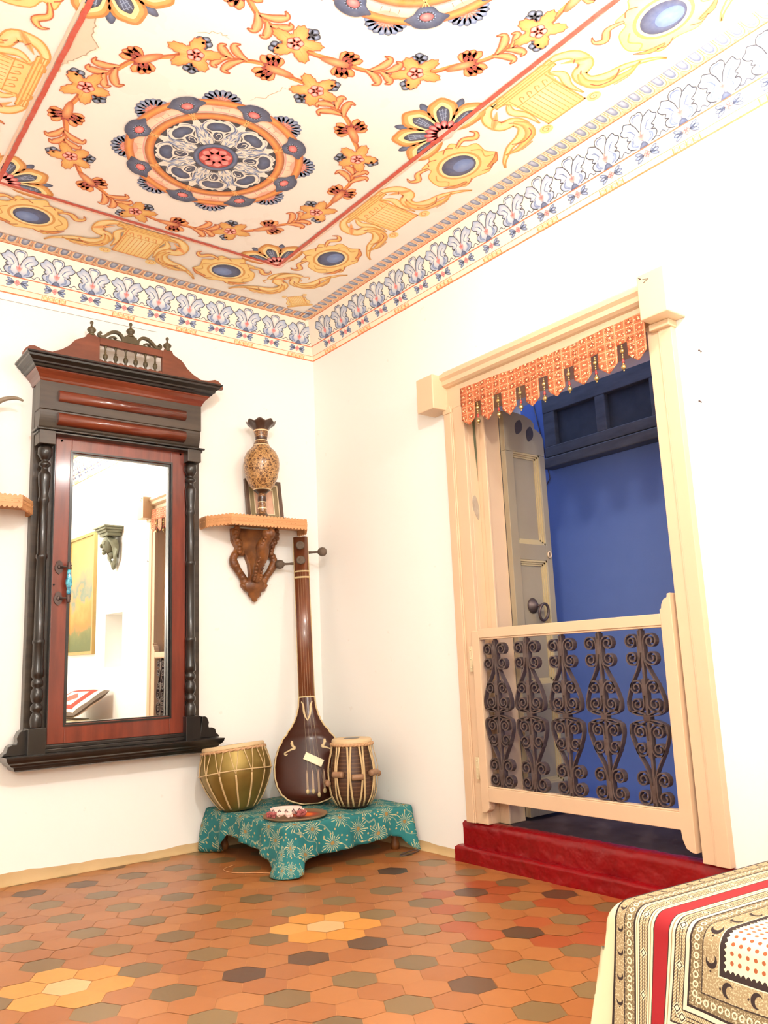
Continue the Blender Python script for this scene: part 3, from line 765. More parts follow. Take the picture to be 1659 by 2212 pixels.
for cx, cz, a in ((.243, 1.835, -.4), (.315, 1.812, -.3)):  # dark brown leaf-shaped patches at the top of the door leaf
    q = [(0, .040), (.018, .026), (.024, .0), (.014, -.022), (0, -.036), (-.014, -.022), (-.022, .004), (-.014, .028)]
    q = [(cx+x*cos(a)-z*sin(a), cz+x*sin(a)+z*cos(a)) for x, z in spline(q, 4, True)]
    m = MB(); m.prism(q, lambda x, z: (x, yb-.0275, z), lambda x, z: (x, yb-.0295, z)); m.build('dark_patch', M['darkleaf'], leaf)
m = MB(); m.prism([(.203, 1.70), (.210, 1.70), (.213, 1.50), (.216, 1.34), (.211, 1.31), (.206, 1.45)], lambda x, z: (x, yb-.009, z), lambda x, z: (x, yb-.0115, z))
m.prism([(.203, 1.20), (.212, 1.21), (.216, 1.15), (.212, 1.10), (.206, 1.12)], lambda x, z: (x, yb-.009, z), lambda x, z: (x, yb-.0115, z)); m.build('green_stain', M['green'], leaf)
kn = MB(); kn.lathe([(.0, -.002), (.030, -.002), (.034, .004), (.026, .010), (.018, .020), (.010, .028), (.0, .030)], 20, frameM((.272, yb-.010, 1.035), (1, 0, 0), (0, 0, 1), (0, -1, 0)))
kno = kn.build('ring_knocker', M['rust'], leaf)
m = MB(); m.tube([(.305+.028*cos(t), yb-.045-.006*sin(t), 1.005+.036*sin(t)) for t in [2*pi*i/28 for i in range(28)]], .0062, 8, True)
m.tube([(.275, yb-.035, 1.033), (.292, yb-.045, 1.036), (.305, yb-.045, 1.040)], .005, 6); m.build('knocker_ring', M['rust'], kno)
m = MB(); m.tube([(.385+.010*cos(t), yb-.033, 1.262+.013*sin(t)) for t in [2*pi*i/20 for i in range(20)]], .0035, 6, True); m.build('bolt_eye', M['jamb'], leaf)

# ================================================================== the half gate
gate = empty('half_gate', (-.012, -1.225, .22), 'cream half gate with brown wrought iron scrolls closing the doorway', 'gate')
gx0, gx1 = -.040, -.004
def gm(u, v, d): return (d, u, v)
def gpr(name, outl, x0=gx0, x1=gx1):
    m = MB(); m.prism(outl, lambda y, z: (x0, y, z), lambda y, z: (x1, y, z)); return m.build(name, M['jamb'], gate, .002)
gpr('stile', [(-1.203, .93), (-1.245, .93), (-1.245, .255)] + [(-1.245+.010*(1-cos(t)), .235-.02*sin(t)) for t in (.3, .8, 1.3)] + [(-1.225, .208), (-1.203, .205)])
rs = [(-2.112, .94), (-2.112, .952), (-2.118, .955), (-2.120, .968), (-2.130, .985), (-2.143, .990), (-2.145, 1.002), (-2.156, 1.004), (-2.156, .186), (-2.140, .188), (-2.122, .198), (-2.112, .222), (-2.108, .25)]
gpr('stile', rs)
m = MB(); m.box((gx0, -1.245, .900), (gx1, -2.112, .938)); m.box((gx0+.004, -1.245, .893), (gx1-.004, -2.112, .900)); m.build('rail', M['jamb'], gate, .002)
m = MB(); m.box((gx0, -1.245, .252), (gx1, -2.112, .306)); m.box((gx0+.004, -1.245, .306), (gx1-.004, -2.112, .312)); m.build('rail', M['jamb'], gate, .002)
for z0, z1 in ((.764, .869), (.334, .420)):
    m = MB(); m.tube([(-.034, -1.199, z0), (-.034, -1.199, z1)], .0055, 8); m.box((-.0305, -1.176, z0), (-.0335, -1.222, z1))
    for k in range(3): m.ball((-.034, -1.185, z0+.015+(z1-z0-.03)*k/2), .0035, 6)
    m.build('hinge', M['steel'], gate)
def spiral(cx, cz, r0, start, turn, n=26, turns=1.6):
    """from the outer end inwards; start angle, turn +-1"""
    return [(cx + r0*(1-.78*i/n)*cos(start+turn*2*pi*turns*i/n), cz + r0*(1-.78*i/n)*sin(start+turn*2*pi*turns*i/n)) for i in range(n+1)]
gy = [-1.322, -1.494, -1.670, -1.843, -2.019]; gw = [.168, .170, .172, .172, .170]
zT, zB, zM = .894, .311, .596
for gi, cy in enumerate(gy):
    g_ = MB(); H = (zT-zB)/2; d0, d1 = gx0+.006, gx1-.008
    W = .072
    rb = lambda pts, th=.0042: g_.ribbon([(cy+x, z) for x, z in pts], th, gm, d0, d1)
    for q in (-1, 1):
        for s_ in (1, -1):
            zz = lambda t: zM + s_*t*H            # t: 0 at the collar, 1 at the rail
            # bulb bar: from a scroll beside the rail, in to the axis, out to the shoulder and back to the collar
            bar = spline([(q*.006, zz(1.0)), (q*.006, zz(.80)), (q*.009, zz(.68)), (q*.022, zz(.56)), (q*.045, zz(.42)), (q*.064, zz(.28)), (q*.0725, zz(.16)), (q*.066, zz(.072)), (q*.036, zz(.072)), (q*.004, zz(.035))], 6)
            rb(bar, .0045)
            # C scroll pairs
            def cpair(xc, ta, tb, r):
                za, zb = zz(ta), zz(tb)
                a = spiral(q*xc, za, r, pi if q > 0 else 0, (-1 if q > 0 else 1)*(1 if za > zb else -1), 26, 1.7)
                b = spiral(q*xc, zb, r, pi if q > 0 else 0, (-1 if q > 0 else 1)*(1 if zb > za else -1), 26, 1.7)
                rb(list(reversed(a)) + b, .0048)
            cpair(.039, .875, .685, .0275)
            cpair(.034, .345, .155, .0262)
    g_.ribbon([(cy, zB-.002), (cy, zT+.002)], .009, gm, d0+.004, d1-.004)
    for zc in (zM + .84*H, zM + .35*H, zM - .35*H, zM - .84*H): g_.box((d0-.001, cy-.0075, zc-.028), (d1+.001, cy+.0075, zc+.028))
    for s_ in (1, -1): g_.ribbon(spline([(cy-.0715, zM+s_*.055), (cy-.060, zM+s_*.018), (cy, zM+s_*.006), (cy+.060, zM+s_*.018), (cy+.0715, zM+s_*.055)], 5), .004, gm, d0, d1)
    so = g_.build('scroll_panel', M['iron'], gate)
    c_ = MB(); c_.box((d0-.003, cy-.013, zM-.010), (d1+.003, cy+.013, zM+.010)); c_.build('collar', M['rust'], so, .002)

# ================================================================== door hanging
t = NT('embroidered_orange_cloth', 0.75)
uvn = t.new('ShaderNodeUVMap').outputs[0]; uv = t.sep(uvn)
base = rgb(206, 116, 74); dark = rgb(96, 36, 20); lite = rgb(240, 208, 160); mid = rgb(178, 84, 48)
cell = .041
cu = t.math('SUBTRACT', t.math('FRACT', t.math('DIVIDE', uv[0], cell)), .5); cv = t.math('SUBTRACT', t.math('FRACT', t.math('DIVIDE', uv[1], .0315)), .5)
r_ = t.math('SQRT', t.math('ADD', t.math('POWER', cu, 2), t.math('POWER', cv, 2)))
an = t.math('ARCTAN2', cv, cu)
odd = t.math('GREATER_THAN', t.math('FRACT', t.math('DIVIDE', uv[0], cell*2)), .5)
ray = t.math('GREATER_THAN', t.math('SINE', t.math('MULTIPLY', an, 10)), -.1)
flow = t.math('MULTIPLY', t.math('MULTIPLY', ray, t.math('LESS_THAN', r_, .34)), t.math('GREATER_THAN', r_, .15))
sq = t.math('MAXIMUM', t.math('ABSOLUTE', cu), t.math('ABSOLUTE', cv))
sql = t.math('LESS_THAN', t.math('ABSOLUTE', t.math('SUBTRACT', t.math('FRACT', t.math('MULTIPLY', sq, 7)), .5)), .16)
sqm = t.math('MULTIPLY', sql, t.math('LESS_THAN', sq, .36))
edge = t.math('GREATER_THAN', sq, .45)
c = t.mix(t.math('MULTIPLY', t.noise(500, 2), .8), base, mid)
c = t.mix(t.math('MULTIPLY', edge, .30), c, lite)
c = t.mix(t.math('MULTIPLY', t.math('MULTIPLY', flow, odd), .9), c, dark)
c = t.mix(t.math('MULTIPLY', t.math('MULTIPLY', sqm, t.math('SUBTRACT', 1, odd)), .8), c, dark)
vo = t.new('ShaderNodeTexVoronoi', voronoi_dimensions='2D'); vo.inputs['Scale'].default_value = 62; t.l.new(uvn, vo.inputs['Vector'])
c = t.mix(t.math('MULTIPLY', t.math('LESS_THAN', vo.outputs['Distance'], .22), .75), c, dark)
c = t.mix(t.math('LESS_THAN', vo.outputs['Distance'], .14), c, lite)
c = t.mix(t.math('MULTIPLY', t.math('LESS_THAN', r_, .10), 1), c, lite)
t.color(c); M['toran'] = t.m
M['mirrorbit'] = simple('tiny_mirror_sequins', rgb(240, 226, 190), 0.15, .7)
toran = empty('door_hanging', (-.045, -1.70, 1.98), 'orange embroidered door hanging with pennants and bead drops under the lintel', 'door hanging')
XT = -.052
def ztop(y): s = (y+1.232)/(-.945); return 1.984 - .014*sin(pi*s) + .004*s
def cloth2d(name, grid, nu, nv, mat, par, th=.002, xf=lambda y, z: 0):
    m = MB(); m.uv = []; vs = []
    for i in range(nu+1):
        for j in range(nv+1):
            y, z = grid(i/nu, j/nv); vs.append((XT + xf(y, z), y, z)); m.uv.append((-y, z))
    for i in range(nu+1):
        for j in range(nv+1):
            y, z = grid(i/nu, j/nv); vs.append((XT + xf(y, z) + th, y, z)); m.uv.append((-y, z))
    N = (nu+1)*(nv+1); k = nv+1
    fs = [(i*k+j, i*k+j+1, (i+1)*k+j+1, (i+1)*k+j) for i in range(nu) for j in range(nv)]
    fs += [tuple(N+q for q in reversed(f)) for f in fs]
    bd = [(i*k, (i+1)*k) for i in range(nu)] + [((i+1)*k+nv, i*k+nv) for i in range(nu)] + [(j+1, j) for j in range(nv)] + [(nu*k+j, nu*k+j+1) for j in range(nv)]
    fs += [(a, b, b+N, a+N) for a, b in bd]
    m.add(vs, fs, None, True); return m.build(name, mat, par)
wav = lambda y, z: .004*sin(y*23) + .002*sin(y*61+z*20)
band_o = cloth2d('band', lambda u, v: (-1.234-.943*u, ztop(-1.234-.943*u)-.083*v), 60, 4, M['toran'], toran, xf=wav)
pens = [(-1.240, -1.317, 1.806), (-1.359, -1.437, 1.797), (-1.482, -1.557, 1.787), (-1.608, -1.686, 1.787), (-1.731, -1.808, 1.792), (-1.855, -1.939, 1.801), (-1.975, -2.055, 1.806), (-2.098, -2.177, 1.818)]
for y0, y1, zt in pens:
    def gr(u, v, y0=y0, y1=y1, zt=zt):
        y = y0+(y1-y0)*u; zb = zt + .030*abs(2*u-1)**1.1; z1 = ztop(y)-.080; return (y, z1+(zb-z1)*v)
    cloth2d('pennant', gr, 12, 8, M['toran'], toran, xf=lambda y, z: wav(y, z) - .001)
for k in range(7):
    yc = (pens[k][1]+pens[k+1][0])/2; z0 = ztop(yc)-.086; d = MB()
    d.tube([(XT, yc, z0+.006), (XT, yc, z0-.095)], .0009, 5)
    for dz, r1 in ((.006, .0035), (.013, .004), (.026, .0085), (.040, .004), (.048, .0035), (.072, .0035)): d.ball((XT, yc, z0-dz), r1, 8)
    d.ball((XT, yc, z0-.085), .0098, 9); d.ball((XT, yc, z0-.098), .0035, 6)
    o = d.build('bead_drop', M['brass'], toran)
    d = MB(); d.lathe([(.0, .0), (.0055, 0), (.003, .016), (0, .016)], 8, Matrix.Translation((XT, yc, z0-.070))); d.build('red_bead', simple('red_glass_bead', rgb(190, 50, 36), .3) if k == 0 else bpy.data.materials['red_glass_bead'], o)
tag(toran, toran['label'], 'door hanging')

# ================================================================== blue lane outside the doorway
BX = .90
m = MB(); m.box((BX, .6, -.3), (BX+.15, -3.6, 2.75)); m.build('wall_outside', M['blue'], kind='structure')
m = MB(); m.box((TW+.001, .6, -.35), (BX+.15, -3.6, -.25)); m.build('floor_outside', M['sill'], kind='structure')
m = MB(); m.box((TW, .45, -.3), (BX, .6, 2.75)); m.build('wall_far_outside', M['blue'], kind='structure')
win = empty('window_1', (BX, -1.4, 1.80)); win['kind'] = 'structure'
wy0, wy1, wz0, wz1 = -.925, -2.05, 1.80, 2.185
m = MB(); fx = BX-.055
m.box((BX, wy0, wz1), (fx, wy1, wz1-.095)); m.box((BX, wy0, wz0+.05), (fx, wy1, wz0+.105)); m.box((BX, wy0, wz0+.104), (fx+.002, wy0-.075, wz1-.094))
for yy in (-1.266, -1.585, -1.90): m.box((BX, yy, wz0+.104), (fx+.002, yy-.060, wz1-.094))
m.build('window_frame', M['dkwood'], win, .004)
m = MB(); m.box((BX, wy0+.01, wz0-.012), (fx-.02, wy1, wz0+.042)); m.build('window_sill', M['dkwood'], win, .006)
for y0, y1 in ((-1.0, -1.266), (-1.326, -1.585), (-1.645, -1.90)):
    m = MB(); m.box((BX-.001, y0, wz0+.105), (BX-.022, y1, wz1-.095)); m.build('window_pane', M['dkpane'], win)
m = MB(); m.tube([(BX-.004, -.80, 2.3), (BX-.004, -.86, 2.0), (BX-.004, -.90, 1.75), (BX-.004, -.86, 1.70)], .003, 6); cb_ = m.build('wall_cable', M['iron']); tag(cb_, 'thin dark cable running down the blue wall outside the doorway', 'cable')
# blue light of the lane comes from the open sky above (world)

# ================================================================== hall mirror on the left wall
XC = -1.116
mir = empty('wall_mirror', (XC, 0, .45), 'tall black and red wooden wall mirror with carved pediment and turned columns', 'mirror')
def bx(name, boxes, mat, par=mir, bevel=.002):
    m = MB()
    for a, b in boxes: m.box(a, b)
    return m.build(name, mat, par, bevel)
bx('back_board', [((-1.508, 0, .60), (-.724, -.045, 2.09))], M['greywood'])
fr = bx('door_frame', [((-1.421, -.045, .54), (-1.352, -.080, 1.875)), ((-.886, -.045, .54), (-.811, -.080, 1.875)), ((-1.352, -.045, 1.797), (-.886, -.080, 1.875)), ((-1.352, -.045, .54), (-.886, -.080, .618))], M['redwood'], mir, .002)
m = MB()
def framestrip(m, x0, x1, z0, z1, y0, y1, w_):
    m.box((x0, y0, z0), (x0+w_, y1, z1)); m.box((x1-w_, y0, z0), (x1, y1, z1)); m.box((x0+w_, y0, z0), (x1-w_, y1, z0+w_)); m.box((x0+w_, y0, z1-w_), (x1-w_, y1, z1))
framestrip(m, -1.358, -.878, .608, 1.806, -.058, -.084, .008); framestrip(m, -1.350, -.886, .616, 1.798, -.057, -.074, .007); framestrip(m, -1.424, -.808, .537, 1.878, -.05, -.078, .005)
m.build('bead_moulding', M['blackwood'], fr)
GM = Matrix.Translation((-1.118, -.0587, 1.207)) @ Matrix.Rotation(radians(.78), 4, 'Z') @ Matrix.Rotation(radians(.35), 4, 'X')
m = MB(); m.box((-.2275, .003, -.586), (.2275, 0, .586), GM); m.build('mirror_glass', M['mirror'], mir)
def column(xc):
    k = (1.815-.612); pr = []
    P0 = [(0, 1.0, .018), (0, .985, .030), (.0, .962, .030), (0, .944, .018), (0, .938, .012), (0, .932, .022), (0, .922, .024), (0, .915, .013), (0, .905, .014), (0, .892, .024), (0, .885, .0255), (0, .85, .0235), (0, .815, .018), (0, .80, .022), (0, .790, .023), (0, .780, .017),
          (0, .70, .0190), (0, .60, .0198), (0, .595, .0235), (0, .585, .0235), (0, .58, .0195), (0, .42, .0205), (0, .30, .0210), (0, .296, .0250), (0, .286, .0250), (0, .282, .0225), (0, .205, .0225), (0, .190, .0250), (0, .172, .0250), (0, .165, .016), (0, .155, .024), (0, .142, .024), (0, .135, .014), (0, .125, .022), (0, .108, .0255), (0, .090, .022), (0, .082, .014), (0, .072, .024), (0, .060, .024), (0, .052, .014), (0, .040, .0225), (0, .022, .0255), (0, .004, .022), (0, 0, .022)]
    m = MB(); m.lathe([(r, .612+k*t) for _, t, r in reversed(P0)], 24, Matrix.Translation((xc, -.092, 0)))
    return m.build('column', M['blackwood'], mir)
column(-1.470); column(-.790)
for x0, x1 in ((-1.506, -1.437), (-.820, -.752)):
    bx('column_block', [((x0, -.055, 1.812), (x1, -.128, 1.874))], M['greywood'])
    bx('column_plinth', [((x0, -.05, .505), (x1+.002, -.118, .612))], M['blackwood'])
bx('ledge_moulding', [((-1.520, -.05, 1.873), (-.735, -.138, 1.882)), ((-1.512, -.05, 1.862), (-.742, -.125, 1.873))], M['blackwood'], bevel=.003)
# curved lower frieze with red roll, flat upper frieze with red roll
def roll(name, x0, x1, z0, z1, y0, dep, mat):
    m = MB(); pr = [(y0, z0)] + [(y0-dep*sin(t), z0+(z1-z0)*(1-cos(t))/2) for t in [pi*i/12 for i in range(1, 12)]] + [(y0, z1)]
    m.prism(pr, lambda y, z: (x0, y, z), lambda y, z: (x1, y, z)); o = m.build(name, mat, mir)
    for p in o.data.polygons: p.use_smooth = len(p.vertices) == 4
    return o
m = MB(); cv = [(-.05, 1.882), (-.105, 1.882), (-.110, 1.892)] + [(-.112-.016*sin(t*pi/12), 1.895+.070*t/6) for t in range(7)] + [(-.132, 1.968), (-.05, 1.968)]
m.prism(cv, lambda y, z: (-1.507, y, z), lambda y, z: (-.755, y, z)); m.build('lower_frieze', M['greywood'], mir)
bx('upper_frieze', [((-1.510, -.05, 1.968), (-.752, -.130, 2.105))], M['greywood'])
roll('red_roll', -1.433, -.837, 2.008, 2.060, -.129, .024, M['redroll'])
roll('red_roll', -1.433, -.837, 1.903, 1.962, -.112, .040, M['redroll'])
# crown cornice: stepped profile mitred round both ends
def mitred(name, prof, xl, xr, mat, parent=mir):
    """prof: (projection, z) list; projection 0 = face at y=-.05"""
    m = MB(); n = len(prof); vs = []
    for p, z in prof: vs += [(xl-p, 0, z), (xl-p, -.05-p, z), (xr+p, -.05-p, z), (xr+p, 0, z)]
    fs = []
    for i in range(n-1):
        for k in range(3): fs.append((i*4+k, i*4+k+1, (i+1)*4+k+1, (i+1)*4+k))
    fs += [(0, 1, 2, 3), ((n-1)*4+3, (n-1)*4+2, (n-1)*4+1, (n-1)*4)]
    m.add(vs, fs, None, False); return m.build(name, mat, parent)
mitred('cornice_moulding', [(.080, 2.095), (.083, 2.100), (.086, 2.108), (.094, 2.122), (.106, 2.134), (.110, 2.140), (.110, 2.144)], -1.430, -.832, M['redroll'])
mitred('cornice_cap', [(.114, 2.143), (.120, 2.146), (.124, 2.154), (.133, 2.158), (.133, 2.165), (.150, 2.178), (.152, 2.186), (.160, 2.190), (.160, 2.197)], -1.428, -.834, M['blackwood'])
# fretwork pediment
PX = lambda v: v - .9
pl = [(-1.590, 2.196), (-1.590, 2.206), (-1.580, 2.222), (-1.565, 2.236), (-1.546, 2.240), (-1.511, 2.229), (-1.470, 2.226), (-1.429, 2.246), (-1.398, 2.270), (-1.378, 2.296), (-1.366, 2.307), (-1.348, 2.316), (-1.326, 2.328), (-1.318, 2.345), (-1.280, 2.345), (-1.277, 2.338)]
full = pl + [(2*XC+.0-x, z) for x, z in reversed(pl)]
pyf, pyb = -.150, -.128
ox0, ox1, oz0, oz1 = -1.262, -.962, 2.228, 2.305
m = MB()
Lh = [p for p in full if p[0] <= ox0+.0] ; Rh = [p for p in full if p[0] >= ox1]
m.prism(Lh + [(ox0, 2.338), (ox0, 2.196)], lambda x, z: (x, pyf, z), lambda x, z: (x, pyb, z))
m.prism([(ox1, 2.196), (ox1, 2.338)] + Rh, lambda x, z: (x, pyf, z), lambda x, z: (x, pyb, z))
m.box((ox0, pyf, oz1), (ox1, pyb, 2.338)); m.box((ox0, pyf, 2.196), (ox1, pyb, oz0))
for k in range(7): m.ball((ox0+.006+(ox1-ox0-.012)*k/6, (pyf+pyb)/2, oz0+.001), .010, 8, (1.3, 1, .7))
ped = m.build('pediment', M['pedwood'], mir, .0015)
for k in range(6):
    xs = ox0 + (ox1-ox0)*(k+.62)/6.3
    m = MB(); m.lathe([(.004, 0), (.007, .004), (.004, .009), (.0095, .016), (.0115, .025), (.010, .034), (.004, .042), (.006, .046), (.0038, .051), (.0042, .066), (.007, .071), (.007, oz1-oz0)], 12, Matrix.Translation((xs, (pyf+pyb)/2, oz0)))
    m.build('spindle', M['olive'], ped)
def finial(x, z):
    m = MB(); m.lathe([(.014, -.004), (.016, .004), (.010, .010), (.018, .018), (.0205, .026), (.016, .034), (.006, .040), (.004, .050), (.0075, .056), (.008, .062), (.005, .068), (0, .070)], 16, Matrix.Translation((x, -.139, z))); m.build('finial', M['olive'], ped)
finial(-1.298, 2.345); finial(2*XC+1.298, 2.345); finial(XC, 2.378)
m = MB()
fc = lambda u, v, d: (XC+u, d, 2.337+v)
for q in (-1, 1):
    m.ribbon([(q*x, z) for x, z in spline([(-.138, .030), (-.148, .022), (-.143, .010), (-.125, .012), (-.108, .028), (-.086, .043), (-.062, .046), (-.044, .034), (-.032, .012)], 6)], .013, fc, -.146, -.130)
    m.ribbon([(q*x, z) for x, z in spline([(-.100, .012), (-.082, .020), (-.066, .014)], 4)], .008, fc, -.145, -.131)
m.prism([(XC+x, 2.336+z) for x, z in ((-.145, 0), (.145, 0), (.140, .009), (-.140, .009))], lambda x, z: (x, -.144, z), lambda x, z: (x, -.132, z))
cc_ = [(-.040, .004), (-.042, .018), (-.030, .022), (-.028, .036), (-.018, .040), (-.012, .046), (.012, .046), (.018, .040), (.028, .036), (.030, .022), (.042, .018), (.040, .004)]
m.prism([(XC+x, 2.337+z) for x, z in cc_], lambda x, z: (x, -.1465, z), lambda x, z: (x, -.1295, z))
cre = m.build('crest', M['olive'], ped)
# lower ledge and side scrolls
mitred('base_ledge', [(.050, .445), (.058, .450), (.062, .462), (.075, .468), (.080, .476), (.088, .482), (.095, .492), (.098, .502), (.098, .506), (.05, .508)], -1.493, -.742, M['blackwood'])
bx('bottom_rail', [((-1.437, -.05, .508), (-.818, -.098, .523)), ((-1.437, -.05, .523), (-.818, -.088, .537))], M['blackwood'])
for q in (-1, 1):
    br = [(.390, .606), (.378+.0, .508), (.478, .508), (.470, .520), (.462, .524), (.456, .545), (.440, .553), (.424, .551), (.421, .562), (.424, .578), (.414, .600), (.404, .606)]
    m = MB(); m.prism([(XC+q*x, z) for x, z in br], lambda x, z: (x, -.03, z), lambda x, z: (x, -.085, z)); m.build('side_bracket', M['blackwood'], mir, .002)
# handle with turquoise glass grip
m = MB(); m.lathe([(.007, 1.158), (.0095, 1.17), (.008, 1.185), (.0125, 1.205), (.013, 1.222), (.010, 1.24), (.0085, 1.255), (.007, 1.27)], 14, Matrix.Translation((-1.360, -.114, 0)), wav=lambda r, z, a, j: (r*(1+.10*cos(5*a+z*70)), z)); ho = m.build('handle', M['turq'], mir); ho['label'] = 'turquoise glass grip'
for z, s in ((1.281, 1), (1.146, -1)):
    hd = MB()
    q = [(0, .030), (.012, .022), (.014, .010), (.018, .004), (.018, -.008), (.012, -.022), (0, -.032), (-.012, -.022), (-.018, -.008), (-.018, .004), (-.014, .010), (-.012, .022)]
    hd.prism([(-1.394+x, z+zz) for x, zz in q], lambda x, z: (x, -.079, z), lambda x, z: (x, -.086, z)); hd.ball((-1.394, -.088, z), .008, 8, (1, .6, 1.2))
    hd.tube([(-1.394, -.086, z), (-1.375, -.104, z), (-1.362, -.112, z)], .0045, 8)
    hd.lathe([(.0, -.014), (.0095, -.014), (.0105, -.006), (.008, .0), (.011, .005), (.007, .010), (.009, .015), (.004, .022), (0, .023)], 14, Matrix.Translation((-1.360, -.114, z)) @ Matrix.Diagonal((1, 1, s, 1)))
    hd.build('handle_mount', M['rust'], ho)
m = MB(); m.lathe([(0, 0), (.0045, 0), (.0045, .002), (0, .002)], 10, frameM((-1.413, -.0795, 1.205), (1, 0, 0), (0, 0, 1), (0, -1, 0))); m.box((-1.4147, -.0795, 1.205), (-1.4113, -.0815, 1.195)); m.build('keyhole', M['blackwood'], fr)
for x in (-1.397, -.838):
    m = MB()
    for k in range(4): t = k*pi/2; m.box((-.0055, 0, -.002), (.0055, -.002, .002), Matrix.Translation((x, -.080, 1.846 if x < -1 else 1.853)) @ Matrix.Rotation(t+.4, 4, 'Y'))
    m.build('screw_mark', M['blackwood'], fr)

# ================================================================== carved bracket shelves
def scallop_board(m, p0, p1, z0, z1, th, nrm, pitch=.020, amp=.0085):
    """board standing on the line p0-p1 with scalloped upper and lower edges"""
    L = hypot(p1[0]-p0[0], p1[1]-p0[1]); n = max(2, round(L/pitch)); k = 6
    top = []; bot = []
    for i in range(n*k+1):
        s = i/(n*k); w_ = abs(sin(pi*i/k)); top.append((s, z1-amp+amp*w_)); bot.append((s, z0+amp-amp*w_))
    def P(s, z, d): return (p0[0]+(p1[0]-p0[0])*s+nrm[0]*d, p0[1]+(p1[1]-p0[1])*s+nrm[1]*d, z)
    vs = []; 
    for (s, za), (_, zb) in zip(top, bot): vs += [P(s, za, 0), P(s, zb, 0), P(s, zb, -th), P(s, za, -th)]
    fs = [(i*4+q, i*4+(q+1) % 4, (i+1)*4+(q+1) % 4, (i+1)*4+q) for i in range(n*k) for q in range(4)] + [(3, 2, 1, 0), tuple(n*k*4+q for q in range(4))]
    m.add(vs, fs, None, False)
def bracket_shelf(xc, label):
    t = empty('bracket_shelf', (xc, 0, 1.15), label, 'wall shelf', 'carved wooden bracket shelves beside the mirror')
    zt, zb = 1.556, 1.508
    pl = [(-.290, 0), (-.290, -.075), (-.215, -.200), (.215, -.200), (.290, -.075), (.290, 0)]
    m = MB(); m.prism([(xc+x*.985, y*.985) for x, y in pl], lambda x, y: (x, y, zt-.022), lambda x, y: (x, y, zt-.008)); m.build('shelf_board', M['shelfwood'], t)
    for a, b in ((pl[0], pl[1]), (pl[1], pl[2]), (pl[2], pl[3]), (pl[3], pl[4]), (pl[4], pl[5])):
        L = hypot(b[0]-a[0], b[1]-a[1]); nx, ny = (b[1]-a[1])/L, -(b[0]-a[0])/L
        if nx*((a[0]+b[0])/2) + ny*((a[1]+b[1])/2+.1) < 0: nx, ny = -nx, -ny
        m = MB(); scallop_board(m, (xc+a[0], a[1]), (xc+b[0], b[1]), zb-.004, zt+.006, .012, (nx, ny))
        for zz in (zt-.014, zt-.030): m.box((0, 0, 0), (L, .0012, .0018), frameM((xc+a[0]+nx*.0002, a[1]+ny*.0002, zz), ((b[0]-a[0])/L, (b[1]-a[1])/L, 0), (nx, ny, 0), (0, 0, 1)))
        for i in range(max(2, int(L/.026))): s = (i+.5)/max(2, int(L/.026)); m.ball((xc+a[0]+(b[0]-a[0])*s, a[1]+(b[1]-a[1])*s, zt-.022), .0026, 6)
        m.build('scalloped_apron', M['shelfwood'], t)
    # carved openwork bracket
    m = MB()
    bd = [(-.125, 1.520), (.125, 1.520), (.122, 1.455), (.100, 1.42), (.108, 1.405), (.085, 1.392), (.05, 1.385), (.03, 1.34), (.02, 1.25), (0, 1.20), (-.02, 1.25), (-.03, 1.34), (-.05, 1.385), (-.085, 1.392), (-.108, 1.405), (-.100, 1.42), (-.122, 1.455)]
    m.prism([(xc+x, z) for x, z in bd], lambda x, z: (x, 0, z), lambda x, z: (x, -.030, z)); m.build('back_plate', M['carve'], t, .004)
    for q in (-1, 1):
        m = MB()
        p = spline([(xc+q*.060, -.020, 1.400), (xc+q*.100, -.024, 1.392), (xc+q*.118, -.026, 1.355), (xc+q*.096, -.026, 1.312), (xc+q*.066, -.024, 1.272), (xc+q*.050, -.022, 1.240), (xc+q*.066, -.022, 1.222)], 6)
        m.tube(p, [.019 - .004*abs(sin(i*.22)) for i in range(len(p))], 10, flat=1.25)
        for i in range(7): m.ball(p[4+i*4], .0195, 7)
        m.build('side_scroll', M['carve'], t)
        m = MB(); p = spline([(xc+q*.108, -.05, 1.515), (xc+q*.112, -.045, 1.475), (xc+q*.090, -.038, 1.432), (xc+q*.085, -.03, 1.398)], 6)
        m.tube(p, [.020, .021, .022, .023, .023, .021, .019, .018, .018, .020, .021, .020, .018, .016, .015, .015, .016, .017, .017][:len(p)], 10)
        for i in range(0, len(p), 3): m.ball((p[i][0]+q*.006, p[i][1]-.012, p[i][2]), .014, 7)
        m.build('shoulder_carving', M['carve'], t)
    m = MB(); p = spline([(xc+.004, -.165, 1.498), (xc+.006, -.158, 1.462), (xc-.006, -.128, 1.420), (xc+.004, -.105, 1.370), (xc-.006, -.078, 1.320), (xc-.004, -.055, 1.272), (xc-.008, -.046, 1.250)], 6)
    rr = [.022, .026, .030, .033, .033, .031, .028, .025, .024, .026, .029, .031, .033, .034, .034, .033, .032, .031, .030, .029, .027, .026, .025, .024, .023, .022, .021, .020, .020, .021, .023, .024, .024, .024, .023, .022, .02]
    m.tube(p, rr[:len(p)], 12)
    for i in range(3, len(p)-3, 2):
        for s in (-1, 1): m.ball((p[i][0]+s*.016, p[i][1]-.016, p[i][2]), .010, 6)
    m.ball((xc+.014, -.178, 1.478), .022, 10, (1, 1, 1.3)); m.build('figure_strut', M['carve'], t)
    m = MB()
    pr = [(.001, 1.146), (.012, 1.152), (.016, 1.165), (.030, 1.178), (.034, 1.195), (.052, 1.205), (.056, 1.222), (.060, 1.238), (.046, 1.255), (.034, 1.268), (.018, 1.285), (.001, 1.292)]
